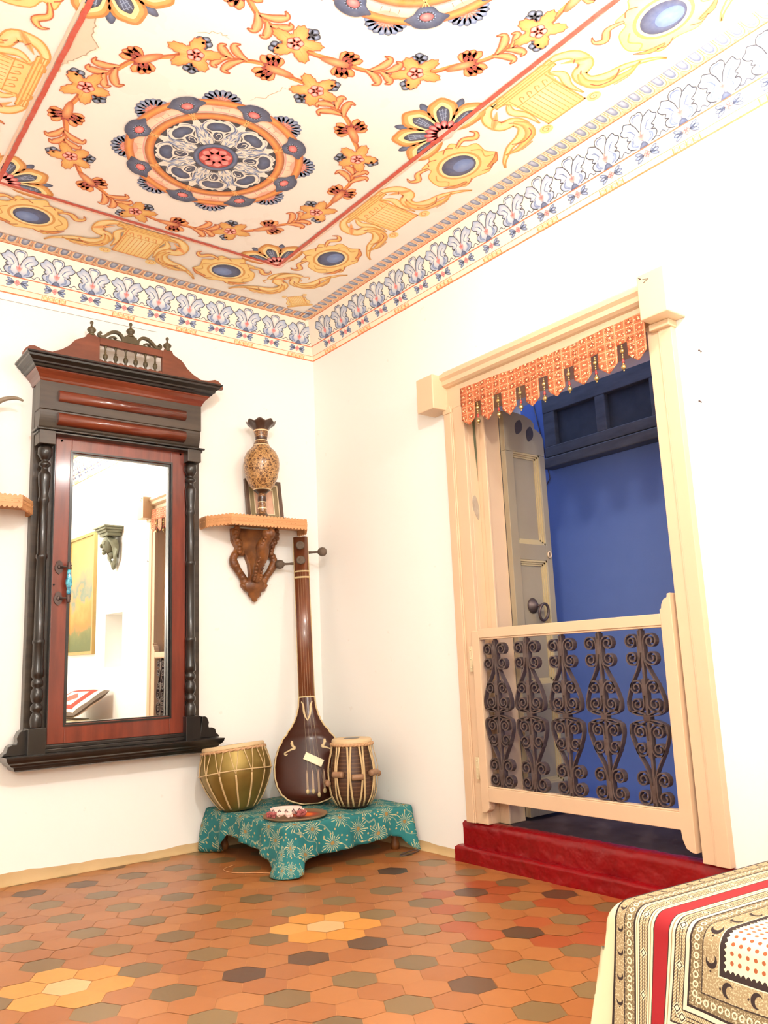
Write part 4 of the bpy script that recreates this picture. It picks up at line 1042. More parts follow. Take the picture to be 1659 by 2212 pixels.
    m.lathe(pr, 20, Matrix.Translation((xc, -.026, 0)) @ Matrix.Diagonal((1.12, .48, 1, 1)), wav=lambda r, z, a, j: (r*(1+.10*cos(7*a)*(j % 2)), z)); m.build('pendant', M['carve'], t)
    return t
bracket_shelf(-.412, 'carved wooden bracket shelf holding the vase, right of the mirror')
bracket_shelf(-1.797, 'carved wooden bracket shelf left of the mirror, cut by the left frame edge')

# ------------------------------------------------------------------ patterned vase
t = NT('etched_wood_vase', 0.32, coat=.3)
po = t.coord(); s3 = t.sep(po)
vo = t.new('ShaderNodeTexVoronoi'); vo.inputs['Scale'].default_value = 62; vo.inputs['Randomness'].default_value = .75; t.l.new(po, vo.inputs['Vector'])
v2 = t.new('ShaderNodeTexVoronoi'); v2.inputs['Scale'].default_value = 170; t.l.new(po, v2.inputs['Vector'])
ringm = t.math('MULTIPLY', t.math('GREATER_THAN', vo.outputs['Distance'], .16), t.math('LESS_THAN', vo.outputs['Distance'], .36))
pal = rgb(196, 152, 96); brn = rgb(78, 44, 24)
body = t.mix(t.math('MULTIPLY', t.math('GREATER_THAN', v2.outputs['Distance'], .48), .55), pal, brn); body = t.mix(ringm, body, brn)
z = s3[2]   # z from the foot of the vase
def band_f(a, b): return t.math('MULTIPLY', t.math('GREATER_THAN', z, a), t.math('LESS_THAN', z, b))
c = t.mix(band_f(.155, .385), t.mix(t.math('MULTIPLY', t.math('GREATER_THAN', v2.outputs['Distance'], .42), .8), rgb(170, 124, 76), brn), body)
for a, b, cc in ((.0, .03, rgb(84, 58, 36)), (.055, .060, rgb(232, 212, 170)), (.092, .118, rgb(66, 38, 24)), (.088, .092, rgb(232, 212, 170)), (.133, .152, rgb(58, 36, 24)), (.152, .156, rgb(232, 208, 164)), (.385, .389, rgb(236, 212, 168)), (.395, .398, rgb(60, 36, 22)), (.415, .432, rgb(70, 42, 26)), (.411, .415, rgb(236, 212, 168)), (.462, .467, rgb(236, 212, 168)), (.470, .56, rgb(66, 46, 36))):
    c = t.mix(band_f(a, b), c, cc)
t.color(c); M['vase'] = t.m
vp = [(.0, 0), (.040, 0), (.041, .008), (.036, .018), (.026, .030), (.022, .045), (.0235, .056), (.020, .075), (.020, .092), (.0225, .100), (.021, .115), (.022, .134), (.032, .142), (.044, .153), (.062, .175), (.080, .215), (.090, .262), (.092, .290), (.088, .322), (.074, .352), (.054, .372), (.044, .384), (.036, .402), (.032, .414), (.0305, .424), (.034, .444), (.037, .464), (.045, .480), (.060, .497), (.074, .506), (.076, .512), (.072, .512), (.056, .500), (.040, .482), (.030, .460), (.026, .430), (.0, .425)]
m = MB(); m.lathe(vp, 48, None, wav=lambda r, z, a, j: (r*(1+(.035*cos(8*a) if 27 <= j <= 32 else 0)), z + (.0065*cos(8*a) if 28 <= j <= 32 else (.003*cos(8*a) if j in (27, 33) else 0))), cap=False)
va = m.build('vase', M['vase']); va.location = (-.412, -.118, 1.556); va.rotation_euler = (0, 0, .2)
tag(va, 'tall wooden vase with fluted dark lip and etched flower belly on the shelf', 'vase')
# ------------------------------------------------------------------ picture frame behind the vase
pf = empty('picture_frame', (-.352, -.05, 1.556), 'small dark wooden picture frame standing behind the vase', 'picture frame')
tl = Matrix.Translation((-.352, -.044, 1.552)) @ Matrix.Rotation(radians(-9), 4, 'X')
def fb(name, w0, w1, h0, h1, y0, y1, mat, ring_=True):
    m = MB()
    if ring_:
        m.box((-w0, y0, h0), (-w1, y1, .235-h0), tl); m.box((w1, y0, h0), (w0, y1, .235-h0), tl); m.box((-w1, y0, h0), (w1, y1, h1), tl); m.box((-w1, y0, .235-h1), (w1, y1, .235-h0), tl)
    else: m.box((-w0, y0, h0), (w0, y1, .235-h0), tl)
    return m.build(name, mat, pf)
fb('frame', .106, .088, 0, .018, .0, -.016, simple('dark_frame_wood', rgb(84, 56, 34), .4))
fb('inner_frame', .088, .082, .018, .024, -.0, -.010, simple('ivory_fillet', rgb(232, 214, 176), .5)); fb('mat_border', .082, .058, .024, .048, 0, -.007, simple('olive_mat', rgb(140, 122, 80), .5))
fb('inner_fillet', .058, .053, .048, .053, 0, -.009, bpy.data.materials['ivory_fillet'])
o = fb('picture', .053, 0, .053, 0, 0, -.005, simple('faded_rose_picture', rgb(226, 178, 148), .4, var=.2, nscale=30), False)

# ------------------------------------------------------------------ horned ornament on the left shelf
orn = empty('horned_ornament', (-1.70, -.12, 1.556), 'orange-brown carved ornament with a long curved horn on the left shelf', 'ornament')
m = MB(); m.lathe([(0, 0), (.105, 0), (.108, .006), (.100, .016), (.075, .024), (0, .026)], 28, Matrix.Translation((-1.735, -.115, 1.553)) @ Matrix.Diagonal((1, .62, 1, 1)), wav=lambda r, z, a, j: (r*(1+.02*cos(12*a)), z)); m.build('base', M['shelfwood'], orn)
M['orangewood'] = wood('orange_stained_wood', rgb(190, 100, 40), rgb(226, 142, 74), .4, .3, (9, 9, 9), .2)
m = MB(); m.lathe([(.0, 0), (.030, .0), (.062, .03), (.072, .065), (.060, .105), (.040, .13), (.036, .16), (.050, .19), (.045, .23), (.0, .26)], 26, Matrix.Translation((-1.748, -.12, 1.575)), wav=lambda r, z, a, j: (r*(1+.06*cos(13*a)), z)); m.build('body', M['orangewood'], orn)
m = MB(); hp = spline([(-1.755, -.12, 1.82), (-1.745, -.12, 1.86), (-1.722, -.12, 1.91), (-1.690, -.12, 1.955), (-1.650, -.12, 1.985), (-1.605, -.12, 1.997), (-1.575, -.12, 1.990)], 7)
m.tube(hp, [.0165*(1-.75*(i/(len(hp)-1))**1.6) for i in range(len(hp))], 10)
m.build('horn', simple('grey_brown_horn', rgb(128, 108, 78), .45, var=.25, nscale=30, bump=.3), orn)

# ================================================================== corner stool with draped cloth
ST = .182
stool = empty('low_stool', (-.34, -.37, 0), 'low wooden stool hidden under the teal cloth in the corner', 'stool')
m = MB(); m.box((-.640, -.035, ST-.035), (-.035, -.700, ST-.006)); m.build('seat', M['carve'], stool, .004)
for x in (-.61, -.075):
    for y in (-.07, -.67):
        m = MB(); m.lathe([(.018, .0), (.020, .02), (.014, .04), (.022, .08), (.022, ST-.035)], 12, Matrix.Translation((x, y, 0))); m.build('leg', M['carve'], stool)
t = NT('teal_starburst_cloth', 0.8)
uvn = t.new('ShaderNodeUVMap').outputs[0]
def star(scale, off, r0, nray, seed, rnd=.35):
    mp = t.new('ShaderNodeMapping'); t.l.new(uvn, mp.inputs[0]); mp.inputs['Location'].default_value = off; mp.inputs['Rotation'].default_value = (0, 0, .5)
    v = t.new('ShaderNodeTexVoronoi', voronoi_dimensions='2D'); v.inputs['Scale'].default_value = scale; v.inputs['Randomness'].default_value = rnd; t.l.new(mp.outputs[0], v.inputs['Vector'])
    sc_ = t.vmath('SCALE', mp.outputs[0]); sc_.node.inputs['Scale'].default_value = scale
    # voronoi Position is in unscaled space
    d = t.vmath('SUBTRACT', mp.outputs[0], v.outputs['Position']); s = t.sep(d); an = t.math('ARCTAN2', s[1], s[0]); L = t.vmath('LENGTH', d)
    return L, an
L1, A1 = star(9.5, (.03, .02, 0), .05, 16, 0)
jn = t.noise(90, 2, uvn)
rays = t.math('GREATER_THAN', t.math('SINE', t.math('ADD', t.math('MULTIPLY', A1, 19), t.math('MULTIPLY', jn, 5))), .62)
ln = t.math('ADD', .040, t.math('MULTIPLY', t.math('SINE', t.math('MULTIPLY', A1, 7)), .010))
raym = t.math('MULTIPLY', t.math('MULTIPLY', rays, t.math('LESS_THAN', L1, ln)), t.math('GREATER_THAN', L1, .010))
core = t.math('LESS_THAN', L1, .0085)
L2, A2 = star(26, (.3, .1, 0), .02, 8, 1, .8)
dots = t.math('MULTIPLY', t.math('LESS_THAN', L2, .0045), t.math('GREATER_THAN', L1, .040))
wv = t.new('ShaderNodeTexWave', wave_type='BANDS', bands_direction='DIAGONAL'); wv.inputs['Scale'].default_value = 5.2; wv.inputs['Distortion'].default_value = 3.5; wv.inputs['Detail'].default_value = 1; wv.inputs['Detail Scale'].default_value = 3; t.l.new(uvn, wv.inputs['Vector'])
vine = t.math('MULTIPLY', t.math('GREATER_THAN', wv.outputs['Fac'], .988), t.math('GREATER_THAN', L1, .036))
tl_ = t.mix(t.noise(7, 3, uvn), rgb(14, 92, 98), rgb(36, 126, 126)); crm = rgb(206, 200, 150)
c = t.mix(t.math('MULTIPLY', vine, .32), tl_, crm); c = t.mix(t.math('MULTIPLY', raym, .8), c, crm); c = t.mix(core, c, rgb(150, 120, 64)); c = t.mix(t.math('MULTIPLY', dots, .7), c, rgb(206, 176, 110))
t.color(c); t.bump(t.noise(300, 2, uvn), .1, .001); M['teal'] = t.m
def lerp(a, b, t): return a + (b-a)*t
def prof(pts, s):
    for (a, u), (b, v) in zip(pts[:-1], pts[1:]):
        if s <= b:
            t = (s-a)/(b-a); t = t*t*(3-2*t); return u+(v-u)*t
    return pts[-1][1]
def stool_cloth():
    x0, x1, y0, y1 = -.665, -.022, -.722, -.018; zt = ST
    # perimeter from the left wall along x=x0 to the near corner, then along y=y0 to the right wall
    La = y1-y0; Lb = x1-x0; per = []
    N1, N2 = 44, 40
    rc = .022
    for i in range(N1+1):
        y = y1 + (y0+rc-y1)*i/N1; per.append((x0, y, -1, 0, (y1-y)))
    for k in range(1, 6):
        a = pi/2*k/6; per.append((x0+rc-rc*cos(a), y0+rc-rc*sin(a), -cos(a), -sin(a), La-rc+rc*a))
    for i in range(N2+1):
        x = x0+rc + (x1-x0-rc)*i/N2; per.append((x, y0, 0, -1, La + (x-x0)))
    hem = [(0, .012), (.05, .004), (.13, .010), (.20, .030), (.235, .098), (.36, .092), (.46, .078), (.54, .068), (.60, .050), (.65, .028), (La-.012, .003), (La+.012, .008), (La+.05, .046), (La+.10, .058), (La+.35, .064), (La+.50, .076), (La+.555, .068), (La+.60, .030), (La+.625, .004), (La+Lb, .004)]
    m = MB(); m.uv = []; vs = []; K = 12; n = len(per)
    for i, (x, y, nx, ny, s) in enumerate(per):
        hz = prof(hem, s); drop = zt - hz
        cor = math.exp(-((s-La)/.042)**2); end = math.exp(-((s-La-Lb)/.05)**2)
        for j in range(K+1):
            v = j/K
            if j < 3: b = j/3*pi/2; ox = .014*sin(b); z = zt + .004 - .014*(1-cos(b)) + .003*sin(s*28)
            else:
                v = (j-3)/(K-3); ox = .014 + v*(.012 + .010*sin(s*33+1.3)+.006*sin(s*71)) + v*v*(.075*cor + .02*end); z = zt-.010 - (drop-.010)*v
                if s < .22: ox += .020*v*sin(s*30+.5) + .012*sin(v*pi)
            z = max(z, .004)
            px, py = x+nx*ox, y+ny*ox
            if s < La*.5: py = min(py, -.006)
            px = min(px, -.006)
            vs.append((px, py, z)); 
            arc = ox + (zt - z)
            m.uv.append((x+nx*arc, y+ny*arc))
    m.add(vs, [(i*(K+1)+j, i*(K+1)+j+1, (i+1)*(K+1)+j+1, (i+1)*(K+1)+j) for i in range(n-1) for j in range(K)], None, True)
    # top sheet: strips from the perimeter to the back corner
    b0 = len(m.v); R = 14; vt = []
    for i, (x, y, nx, ny, s) in enumerate(per):
        for j in range(R+1):
            t_ = j/R; X = lerp(x, x1, t_); Y = lerp(y, y1, t_); vt.append((X, Y, ST + .004*(1-t_*.2) + (.0025*sin(X*30)*sin(Y*26)) * (1 if j else 0) + (.003*sin(s*28) if j == 0 else 0))); m.uv.append((X, Y))
    m.add(vt, [(i*(R+1)+j, (i+1)*(R+1)+j, (i+1)*(R+1)+j+1, i*(R+1)+j+1) for i in range(n-1) for j in range(R)], None, True)
    o = m.build('stool_cloth', M['teal'])
    so = o.modifiers.new('thickness', 'SOLIDIFY'); so.thickness = .0016; so.offset = 1
    return o
tag(stool_cloth(), 'teal cloth with cream starbursts draped over the low corner stool', 'cloth')
ZS = ST + .0085

# ------------------------------------------------------------------ tanpura
tan = empty('tanpura', (-.335, -.36, ZS), 'long-necked dark brown string instrument with a round gourd body leaning in the corner', 'musical instrument')
B = Vector((-.328, -.380, ZS+.002)); Tp = Vector((-.166, -.083, 1.482)); ax = (Tp-B).normalized()
fr_ = Vector((-.56, -.83, 0)); fr_ = (fr_ - ax*fr_.dot(ax)).normalized(); 
rt = fr_.cross(ax) * -1
TM = frameM(B, rt, fr_, ax)   # local x right, y towards the viewer, z up the neck
LT = (Tp-B).length
t = NT('brown_lacquered_faceplate', .24, spec=.35)
gz = t.noise(2.6, 3); t.color(t.mix(gz, rgb(24, 9, 6), rgb(78, 34, 18))); M['plate'] = t.m
M['neckwood'] = wood('reddish_brown_neck_wood', rgb(86, 42, 24), rgb(124, 70, 42), .28, .5)
M['tanside'] = simple('light_brown_gourd_side', rgb(138, 96, 52), .35, var=.2, coat=.3)
M['bone'] = simple('yellowed_bone_inlay', rgb(206, 182, 130), .5, var=.15, nscale=60)
HW = [(0, .0), (.004, .045), (.012, .080), (.028, .110), (.055, .137), (.09, .154), (.13, .163), (.17, .164), (.21, .158), (.25, .146), (.29, .126), (.325, .100), (.355, .078), (.38, .064), (.41, .052), (.45, .043), (.49, .0405)]
def hw(z): return prof(HW, z) if z < .49 else .0405
# gourd: full round at the back, cut by the face plate in front
m = MB(); vs = []; n = 32; lv = [.0, .004, .012, .028, .055, .09, .13, .17, .21, .25, .29, .325, .355, .38, .41, .45, .49]
for z in lv:
    w_ = hw(z)*1.03
    for k in range(n):
        a = 2*pi*k/n; x = w_*cos(a); s = sin(a)
        y = (.012*s if s > 0 else s*w_*1.02)
        vs.append((x, y, z))
m.add(vs, [(i*n+k, i*n+(k+1) % n, (i+1)*n+(k+1) % n, (i+1)*n+k) for i in range(len(lv)-1) for k in range(n)] + [tuple((len(lv)-1)*n+k for k in range(n))], TM, True)
m.build('gourd', M['tanside'], tan)
m = MB(); vs = []; nn = 14
zs = [.0035+(.487-.0035)*(i/40)**1.0 for i in range(41)]
for z in zs:
    w_ = max(hw(z) - .006, .01)
    for k in range(nn+1):
        u = -1+2*k/nn; vs.append((w_*u, .012 + .030*(1-u*u)*min(1, w_/.12) + .004, z))
m.add(vs, [(i*(nn+1)+k, i*(nn+1)+k+1, (i+1)*(nn+1)+k+1, (i+1)*(nn+1)+k) for i in range(40) for k in range(nn)], TM, True)
pl_o = m.build('face_plate', M['plate'], tan)
m = MB(); ed = [(-hw(z)+.002, .014, z) for z in zs] ; ed2 = [(hw(z)-.002, .014, z) for z in reversed(zs)]
m.tube([TM @ Vector(p) for p in ed2 + ed], .0042, 6); m.build('bone_edging', M['bone'], pl_o)
# neck: half round with flat front
m = MB(); pr = []
for k in range(17):
    a = pi*k/16; pr.append((-cos(a)*.0385, -.004 - sin(a)*.040))
pr += [(.036, .014), (.020, .019), (0, .0205), (-.020, .019), (-.036, .014)]
def neck_seg(name, z0, z1, mat, k=1.0):
    m = MB(); m.prism([(x*k, y*k) for x, y in pr], lambda x, y: TM @ Vector((x, y, z0)), lambda x, y: TM @ Vector((x, y, z1)))
    o = m.build(name, mat, tan)
    for p in o.data.polygons: p.use_smooth = len(p.vertices) == 4
    return o
NK = neck_seg('neck', .485, LT, M['neckwood'])
neck_seg('neck_collar', .484, .494, M['bone'], 1.05)
zz0 = 1.12
for z0, z1 in ((LT-.232, LT-.222), (LT-.198, LT-.190)): neck_seg('nut_bridge', z0, z1, M['bone'], 1.06)
m = MB()
for q in (-1, 1): m.tube([TM @ Vector((q*.0375, .010, .494)), TM @ Vector((q*.0375, .010, LT-.002))], .0024, 6)
m.tube([TM @ Vector((-.037, .012, LT-.002)), TM @ Vector((0, .020, LT-.002)), TM @ Vector((.037, .012, LT-.002))], .0022, 6)
m.build('bone_edging', M['bone'], NK)
M['peg'] = simple('olive_brown_peg', rgb(84, 60, 30), .75, var=.2, nscale=40)
for q, z in ((1, LT-.085), (-1, LT-.142)):
    m = MB(); m.lathe([(.007, 0), (.0055, .03), (.006, .052), (.012, .056), (.020, .064), (.0235, .078), (.020, .092), (.010, .100), (0, .101)], 16, TM @ frameM((q*.034, 0, z), (0, 1, 0), (0, 0, q), (q, 0, 0)), wav=lambda r, z, a, j: (r*(1+.05*cos(10*a)), z)); m.build('side_peg', M['peg'], tan)
for z in (LT-.052, LT-.135):
    m = MB(); m.lathe([(.0, 0), (.021, 0), (.024, .006), (.022, .013), (.016, .016), (.013, .013), (.010, .017), (.005, .015), (0, .019)], 20, TM @ frameM((-.002, .018, z), (1, 0, 0), (0, 0, 1), (0, 1, 0)), wav=lambda r, z, a, j: (r*(1+.05*cos(12*a)), z)); m.build('front_peg', M['peg'], tan)
def onplate(x, z, d=.0012):
    w_ = max(hw(z)-.006, .01); u = x/w_; return TM @ Vector((x, .016 + .030*(1-u*u)*min(1, w_/.12) + d, z))
m = MB(); ca, sa = cos(-.47), sin(-.47)
for (h, o_) in ((.030, .0),):
    q = [(-.046, .017), (.046, .017), (.046, -.017), (-.046, -.017)]; q = [(.022+x*ca-z*sa, .190+x*sa+z*ca) for x, z in q]
    m.add([onplate(*p) for p in q] + [onplate(*p, .014) for p in q], [(0, 1, 2, 3), (7, 6, 5, 4), (0, 4, 5, 1), (1, 5, 6, 2), (2, 6, 7, 3), (3, 7, 4, 0)])
m.build('bridge', simple('ivory_bridge', rgb(236, 222, 184), .4, var=.05), tan, .0015)
m = MB()
for k in range(4):
    x = -.016+.026*k; zt = .150 - .002*k
    m.prism([(x, .060), (x+.0095, .060), (x+.0085, .128), (x+.004, .148), (x-.0005, .128)] if k != 2 else [(x, .045), (x+.0095, .045), (x+.0085, .128), (x+.004, .148), (x-.0005, .128)], lambda a, b: onplate(a, b, .001), lambda a, b: onplate(a, b, .004))
m.build('string_anchor', simple('tarnished_anchor_strip', rgb(134, 104, 74), .4, .3), tan)
for k in range(4):
    x = -.011+.026*k; z = .050 if k != 2 else .034
    m = MB(); m.ball(onplate(x, z, .008), .0085, 9, (1, 1, 1.35)); m.build('tuning_bead', M['bone'], tan)
m = MB()
for k in range(4): m.tube([onplate(-.012+.026*k, .06, .006), onplate(.002+.018*k-.01, .19, .017), TM @ Vector((-.018+.012*k, .030, .50)), TM @ Vector((-.018+.012*k, .026, LT-.19))], .0003, 4)
m.build('strings', M['steel'], tan)
# inlaid V and birds
ib = MB()
def inl(pts, wd):
    pts = spline(pts, 5); n = len(pts)
    for i in range(n-1):
        a, b = pts[i], pts[i+1]; dx, dz = b[0]-a[0], b[1]-a[1]; L = hypot(dx, dz) or 1; w0 = wd*(.35+.65*sin(pi*(i+.5)/n))/2; nx, nz = -dz/L*w0, dx/L*w0
        ib.add([onplate(a[0]+nx, a[1]+nz), onplate(a[0]-nx, a[1]-nz), onplate(b[0]-nx, b[1]-nz), onplate(b[0]+nx, b[1]+nz)], [(0, 1, 2, 3)])
for q in (-1, 1):
    inl([(0, .375), (q*.010, .395), (q*.016, .420), (q*.018, .450), (q*.026, .468)], .009); inl([(q*.004, .385), (q*.012, .405), (q*.014, .43)], .007)
ib.build('inlay', M['bone'], pl_o)
for q in (-1, 1):
    ib = MB()
    inl([(q*.082, .268), (q*.076, .284), (q*.074, .262), (q*.062, .250), (q*.078, .246), (q*.092, .240)], .011); inl([(q*.088, .243), (q*.098, .238), (q*.112, .232), (q*.108, .222), (q*.098, .226)], .007)
    ib.build('bird_inlay', M['bone'], pl_o)

# ------------------------------------------------------------------ tabla pair
M['strap'] = simple('rawhide_strap', rgb(208, 178, 124), .6, var=.15, nscale=40)
M['skin'] = simple('goatskin_head', rgb(214, 186, 140), .55, var=.12, nscale=14)
M['drumedge'] = simple('braided_hide_rim', rgb(200, 152, 100), .6, var=.2, nscale=60)
def drum(name, loc, tilt, prof_, body_mat, label, nst, strap_fn, rimr):
    """prof_: (r, z) from the foot up"""
    e = empty(name, loc, label, 'drum'); e.rotation_euler = tilt
    MT = Matrix.LocRotScale(Vector(loc), Euler(tilt), None)
    def bl(m, n_, mat, par=e): return m.build(n_, mat, par)
    m = MB(); m.lathe(prof_, 40, MT); bl(m, 'shell', body_mat)
    H = prof_[-1][1]; rt_ = prof_[-1][0]
    m = MB(); m.lathe([(rt_+.001, H-.018), (rt_+.004, H-.004), (rt_-.002, H+.004), (rt_-.02, H+.0045), (0, H+.004)], 40, MT, cap=False); hd_ = bl(m, 'drumhead', M['skin'])
    m = MB(); m.lathe([(0, H+.0042), (rt_*.42, H+.0042), (rt_*.40, H+.0052), (0, H+.0056)], 28, MT, cap=False); bl(m, 'tuning_paste', M['blackwood'], hd_)
    def R(z):
        for (r0, z0), (r1, z1) in zip(prof_[:-1], prof_[1:]):
            if z0 <= z <= z1: return r0 + (r1-r0)*((z-z0)/(z1-z0) if z1 > z0 else 0)
        return prof_[-1][0]
    m = MB(); tw = 120
    for s in range(2):
        m.tube([MT @ Vector(((rt_+.004+rimr*.35*cos(s*pi+i*.9))*cos(2*pi*i/tw), (rt_+.004+rimr*.35*cos(s*pi+i*.9))*sin(2*pi*i/tw), H-.020+rimr*.35*sin(s*pi+i*.9))) for i in range(tw)], rimr*.75, 6, True)
    bl(m, 'rim_braid', M['drumedge'])
    m = MB(); rb_ = prof_[1][0]+.003; m.tube([MT @ Vector((rb_*cos(2*pi*i/30), rb_*sin(2*pi*i/30), .012)) for i in range(30)], .0045, 6, True); bl(m, 'base_ring', M['strap'])
    for k, (pp, wd) in enumerate(strap_fn(R, H, rt_, rb_)):
        m = MB(); vs = []; n = len(pp)
        P3 = [Vector((r*cos(a), r*sin(a), z)) for r, a, z in pp]
        for i, p in enumerate(P3):
            a_ = pp[i][1]; tg = (P3[min(i+1, n-1)]-P3[max(i-1, 0)]).normalized(); nrm = Vector((cos(a_), sin(a_), 0)); sd = tg.cross(nrm).normalized()
            nrm = sd.cross(tg)
            for (u, v) in ((-1, 0), (1, 0), (1, 1), (-1, 1)): vs.append(MT @ (p + sd*u*wd/2 + nrm*(v*.0028)))
        m.add(vs, [(i*4+q, i*4+(q+1) % 4, (i+1)*4+(q+1) % 4, (i+1)*4+q) for i in range(n-1) for q in range(4)] + [(3, 2, 1, 0), tuple((n-1)*4+q for q in range(4))], None, True)
        bl(m, 'strap', M['strap'])
    return e, MT, R
t = NT('dull_brass_shell', .34, .55); gz = t.noise(9, 4)
t.color(t.mix(gz, rgb(108, 88, 38), rgb(154, 132, 68))); t.bump(t.noise(30, 3), .08, .002); t.put(t.b.inputs['Roughness'], t.math('ADD', .28, t.math('MULTIPLY', gz, .25))); M['brassdrum'] = t.m
def st_bayan(R, H, rt_, rb_):
    out = []; N = 14; zm = H*.56
    for k in range(N):
        a = 2*pi*k/N
        out.append(([(R(z)+.0015, a + .0*z, z) for z in [zm*(1-i/10)+.012*(i/10) for i in range(11)]], .0078))
        for s in (-1, 1): out.append(([(R(z)+.0012 + (.004 if i == 0 else 0), a + s*(pi/N)*.62*(1-i/8), z) for i, z in enumerate([H-.020 + (zm-H+.020)*i/8 for i in range(9)])], .0036))
    return out
bp = [(0, 0), (.062, 0), (.088, .018), (.118, .060), (.142, .105), (.158, .146), (.163, .172), (.160, .205), (.152, .235), (.144, .262), (.140, .284)]
b_e, b_M, b_R = drum('tabla_drum', (-.606, -.212, ZS-.002), (radians(-7), radians(-1), .2), bp, M['brassdrum'], 'large brass tabla bowl drum laced with rawhide on the left of the stool', 14, st_bayan, .0070)
m = MB(); m.tube([b_M @ Vector(((b_R(.172)+.003)*cos(2*pi*i/60), (b_R(.172)+.003)*sin(2*pi*i/60), .172+.005*sin(4*pi*i/60))) for i in range(60)], .0030, 6, True); m.build('waist_cord', M['strap'], b_e)
t = NT('dark_turned_drum_wood', .45); zc = t.sep(t.coord()); wv_ = t.math('GREATER_THAN', t.math('SINE', t.math('MULTIPLY', zc[2], 380)), .55)
t.color(t.mix(t.math('MULTIPLY', wv_, .35), rgb(70, 42, 26), rgb(128, 92, 58))); t.bump(wv_, .3, .002); M['drumwood'] = t.m
def st_day(R, H, rt_, rb_):
    out = []; N = 22
    for k in range(N):
        a0 = 2*pi*k/N
        sh = .05*(1 if k % 2 else -1)
        pp = []
        for i in range(13):
            z = H-.018 + (.012-H+.018)*i/12; tt = i/12
            bul = .010*sin(pi*min(1, tt*1.35))**2
            pp.append((R(z)+.004+bul, a0+sh*sin(pi*tt)*1.6 + sh*(1-tt), z))
        out.append((pp, .0082))
    return out
dp = [(0, 0), (.064, 0), (.080, .020), (.097, .055), (.104, .090), (.103, .125), (.099, .165), (.093, .215), (.089, .262), (.088, .292)]
d_e, d_M, d_R = drum('tabla_drum', (-.226, -.574, ZS), (0, 0, .1), dp, M['drumwood'], 'small dark wooden tabla drum with thick hide straps on the right of the stool', 16, st_day, .0080)
m_ = simple('worn_wooden_peg', rgb(150, 104, 58), .5, var=.2)
for k in range(8):
    a = 2*pi*k/8 + .25; z = .150 - (.012 if k % 2 else 0) - (.03 if k == 3 else 0); r = d_R(z)+.0125; tx = Vector((-sin(a), cos(a), 0)); 
    m = MB(); m.lathe([(0, -.026), (.0125, -.026), (.0135, -.02), (.0135, .02), (.0125, .026), (0, .026)], 14, d_M @ frameM((r*cos(a), r*sin(a), z), (cos(a), sin(a), 0), (0, 0, 1), tx)); m.build('tuning_block', m_, d_e)

# ------------------------------------------------------------------ painted tray with a little textile ornament
tr_ = Vector((-.530, -.572, ZS))
trm = NT('painted_tray', .5); uv = trm.sep(trm.coord()); rr_ = trm.math('SQRT', trm.math('ADD', trm.math('POWER', trm.math('SUBTRACT', uv[0], .03), 2), trm.math('POWER', trm.math('ADD', uv[1], .02), 2)))
trm.color(trm.ramp(rr_, [(0, rgb(236, 120, 40)), (.035, rgb(232, 110, 36)), (.045, rgb(176, 60, 36)), (.070, rgb(120, 84, 60)), (.09, rgb(134, 104, 74))]))
m = MB(); m.lathe([(0, 0), (.128, 0), (.137, .006), (.137, .010), (.131, .009), (.120, .005), (0, .005)], 48); o = m.build('tray', trm.m); o.location = tr_
tag(o, 'round flat brown tray with an orange centre lying on the teal cloth', 'tray')
orx = empty('textile_ornament', tr_ + Vector((-.065, -.025, .010)), 'small red and white textile ornament with tassels on the tray', 'ornament')
oM = Matrix.Translation(tr_ + Vector((-.062, -.030, .012))) @ Matrix.Rotation(radians(-32), 4, 'Z')
whm = simple('pink_white_cotton', rgb(244, 208, 196), .8, var=.1, nscale=80); rdm = simple('red_wool_tassel', rgb(170, 36, 32), .9, var=.3, nscale=120, bump=.5, bscale=300)
m = MB(); vs = []
for i in range(25):
    a = 2*pi*i/24; 
    for (r, z) in ((.060, .012), (.064, .034), (.058, .036), (.054, .012)): vs.append((r*1.05*cos(a), r*.62*sin(a), z))
m.add(vs, [(i*4+q, i*4+(q+1) % 4, (i+1)*4+(q+1) % 4, (i+1)*4+q) for i in range(24) for q in range(4)], oM, True); m.build('band', whm, orx)
m = MB()
for a in (-2.5, -2.0, -1.57, -1.1, -.6):
    p0 = (.067*cos(a), .041*sin(a)); m.tube([oM @ Vector((p0[0]-.012, p0[1], .014)), oM @ Vector((p0[0], p0[1]-.002, .033)), oM @ Vector((p0[0]+.012, p0[1], .014))], .0022, 5)
m.build('dark_piping', simple('dark_maroon_piping', rgb(60, 20, 28), .7), orx)
for a, mt_ in ((-2.75, rdm), (-2.35, rdm), (-1.9, whm), (-1.4, whm), (-.75, rdm), (-.35, rdm), (.0, whm)):
    m = MB(); c_ = oM @ Vector((.072*cos(a), .050*sin(a), .012)); r2 = random.Random(int(a*100))
    for k in range(12): m.ball(c_ + Vector((r2.uniform(-.010, .010), r2.uniform(-.010, .010), r2.uniform(-.006, .008))), .007, 6)
    m.build('tassel', mt_, orx)
m = MB(); m.tube([(-.10+.05*cos(t), -.80+.012*sin(t), .006+.004*sin(t*1.0+1)) for t in [2*pi*i/40 for i in range(40)]], .003, 6, True)
o = m.build('wire_loop', M['rust']); tag(o, 'small dark wire loop on the floor under the right edge of the teal cloth', 'wire')
m = MB(); m.tube([(p[0], p[1], .003) for p in spline([(-.73, -.40), (-.80, -.44), (-.80, -.52), (-.73, -.60), (-.68, -.66), (-.64, -.64)], 6)], .0016, 5)
o = m.build('thin_wire', simple('copper_wire', rgb(206, 150, 96), .4)); tag(o, 'thin pale wire lying on the tiles left of the teal cloth', 'wire')

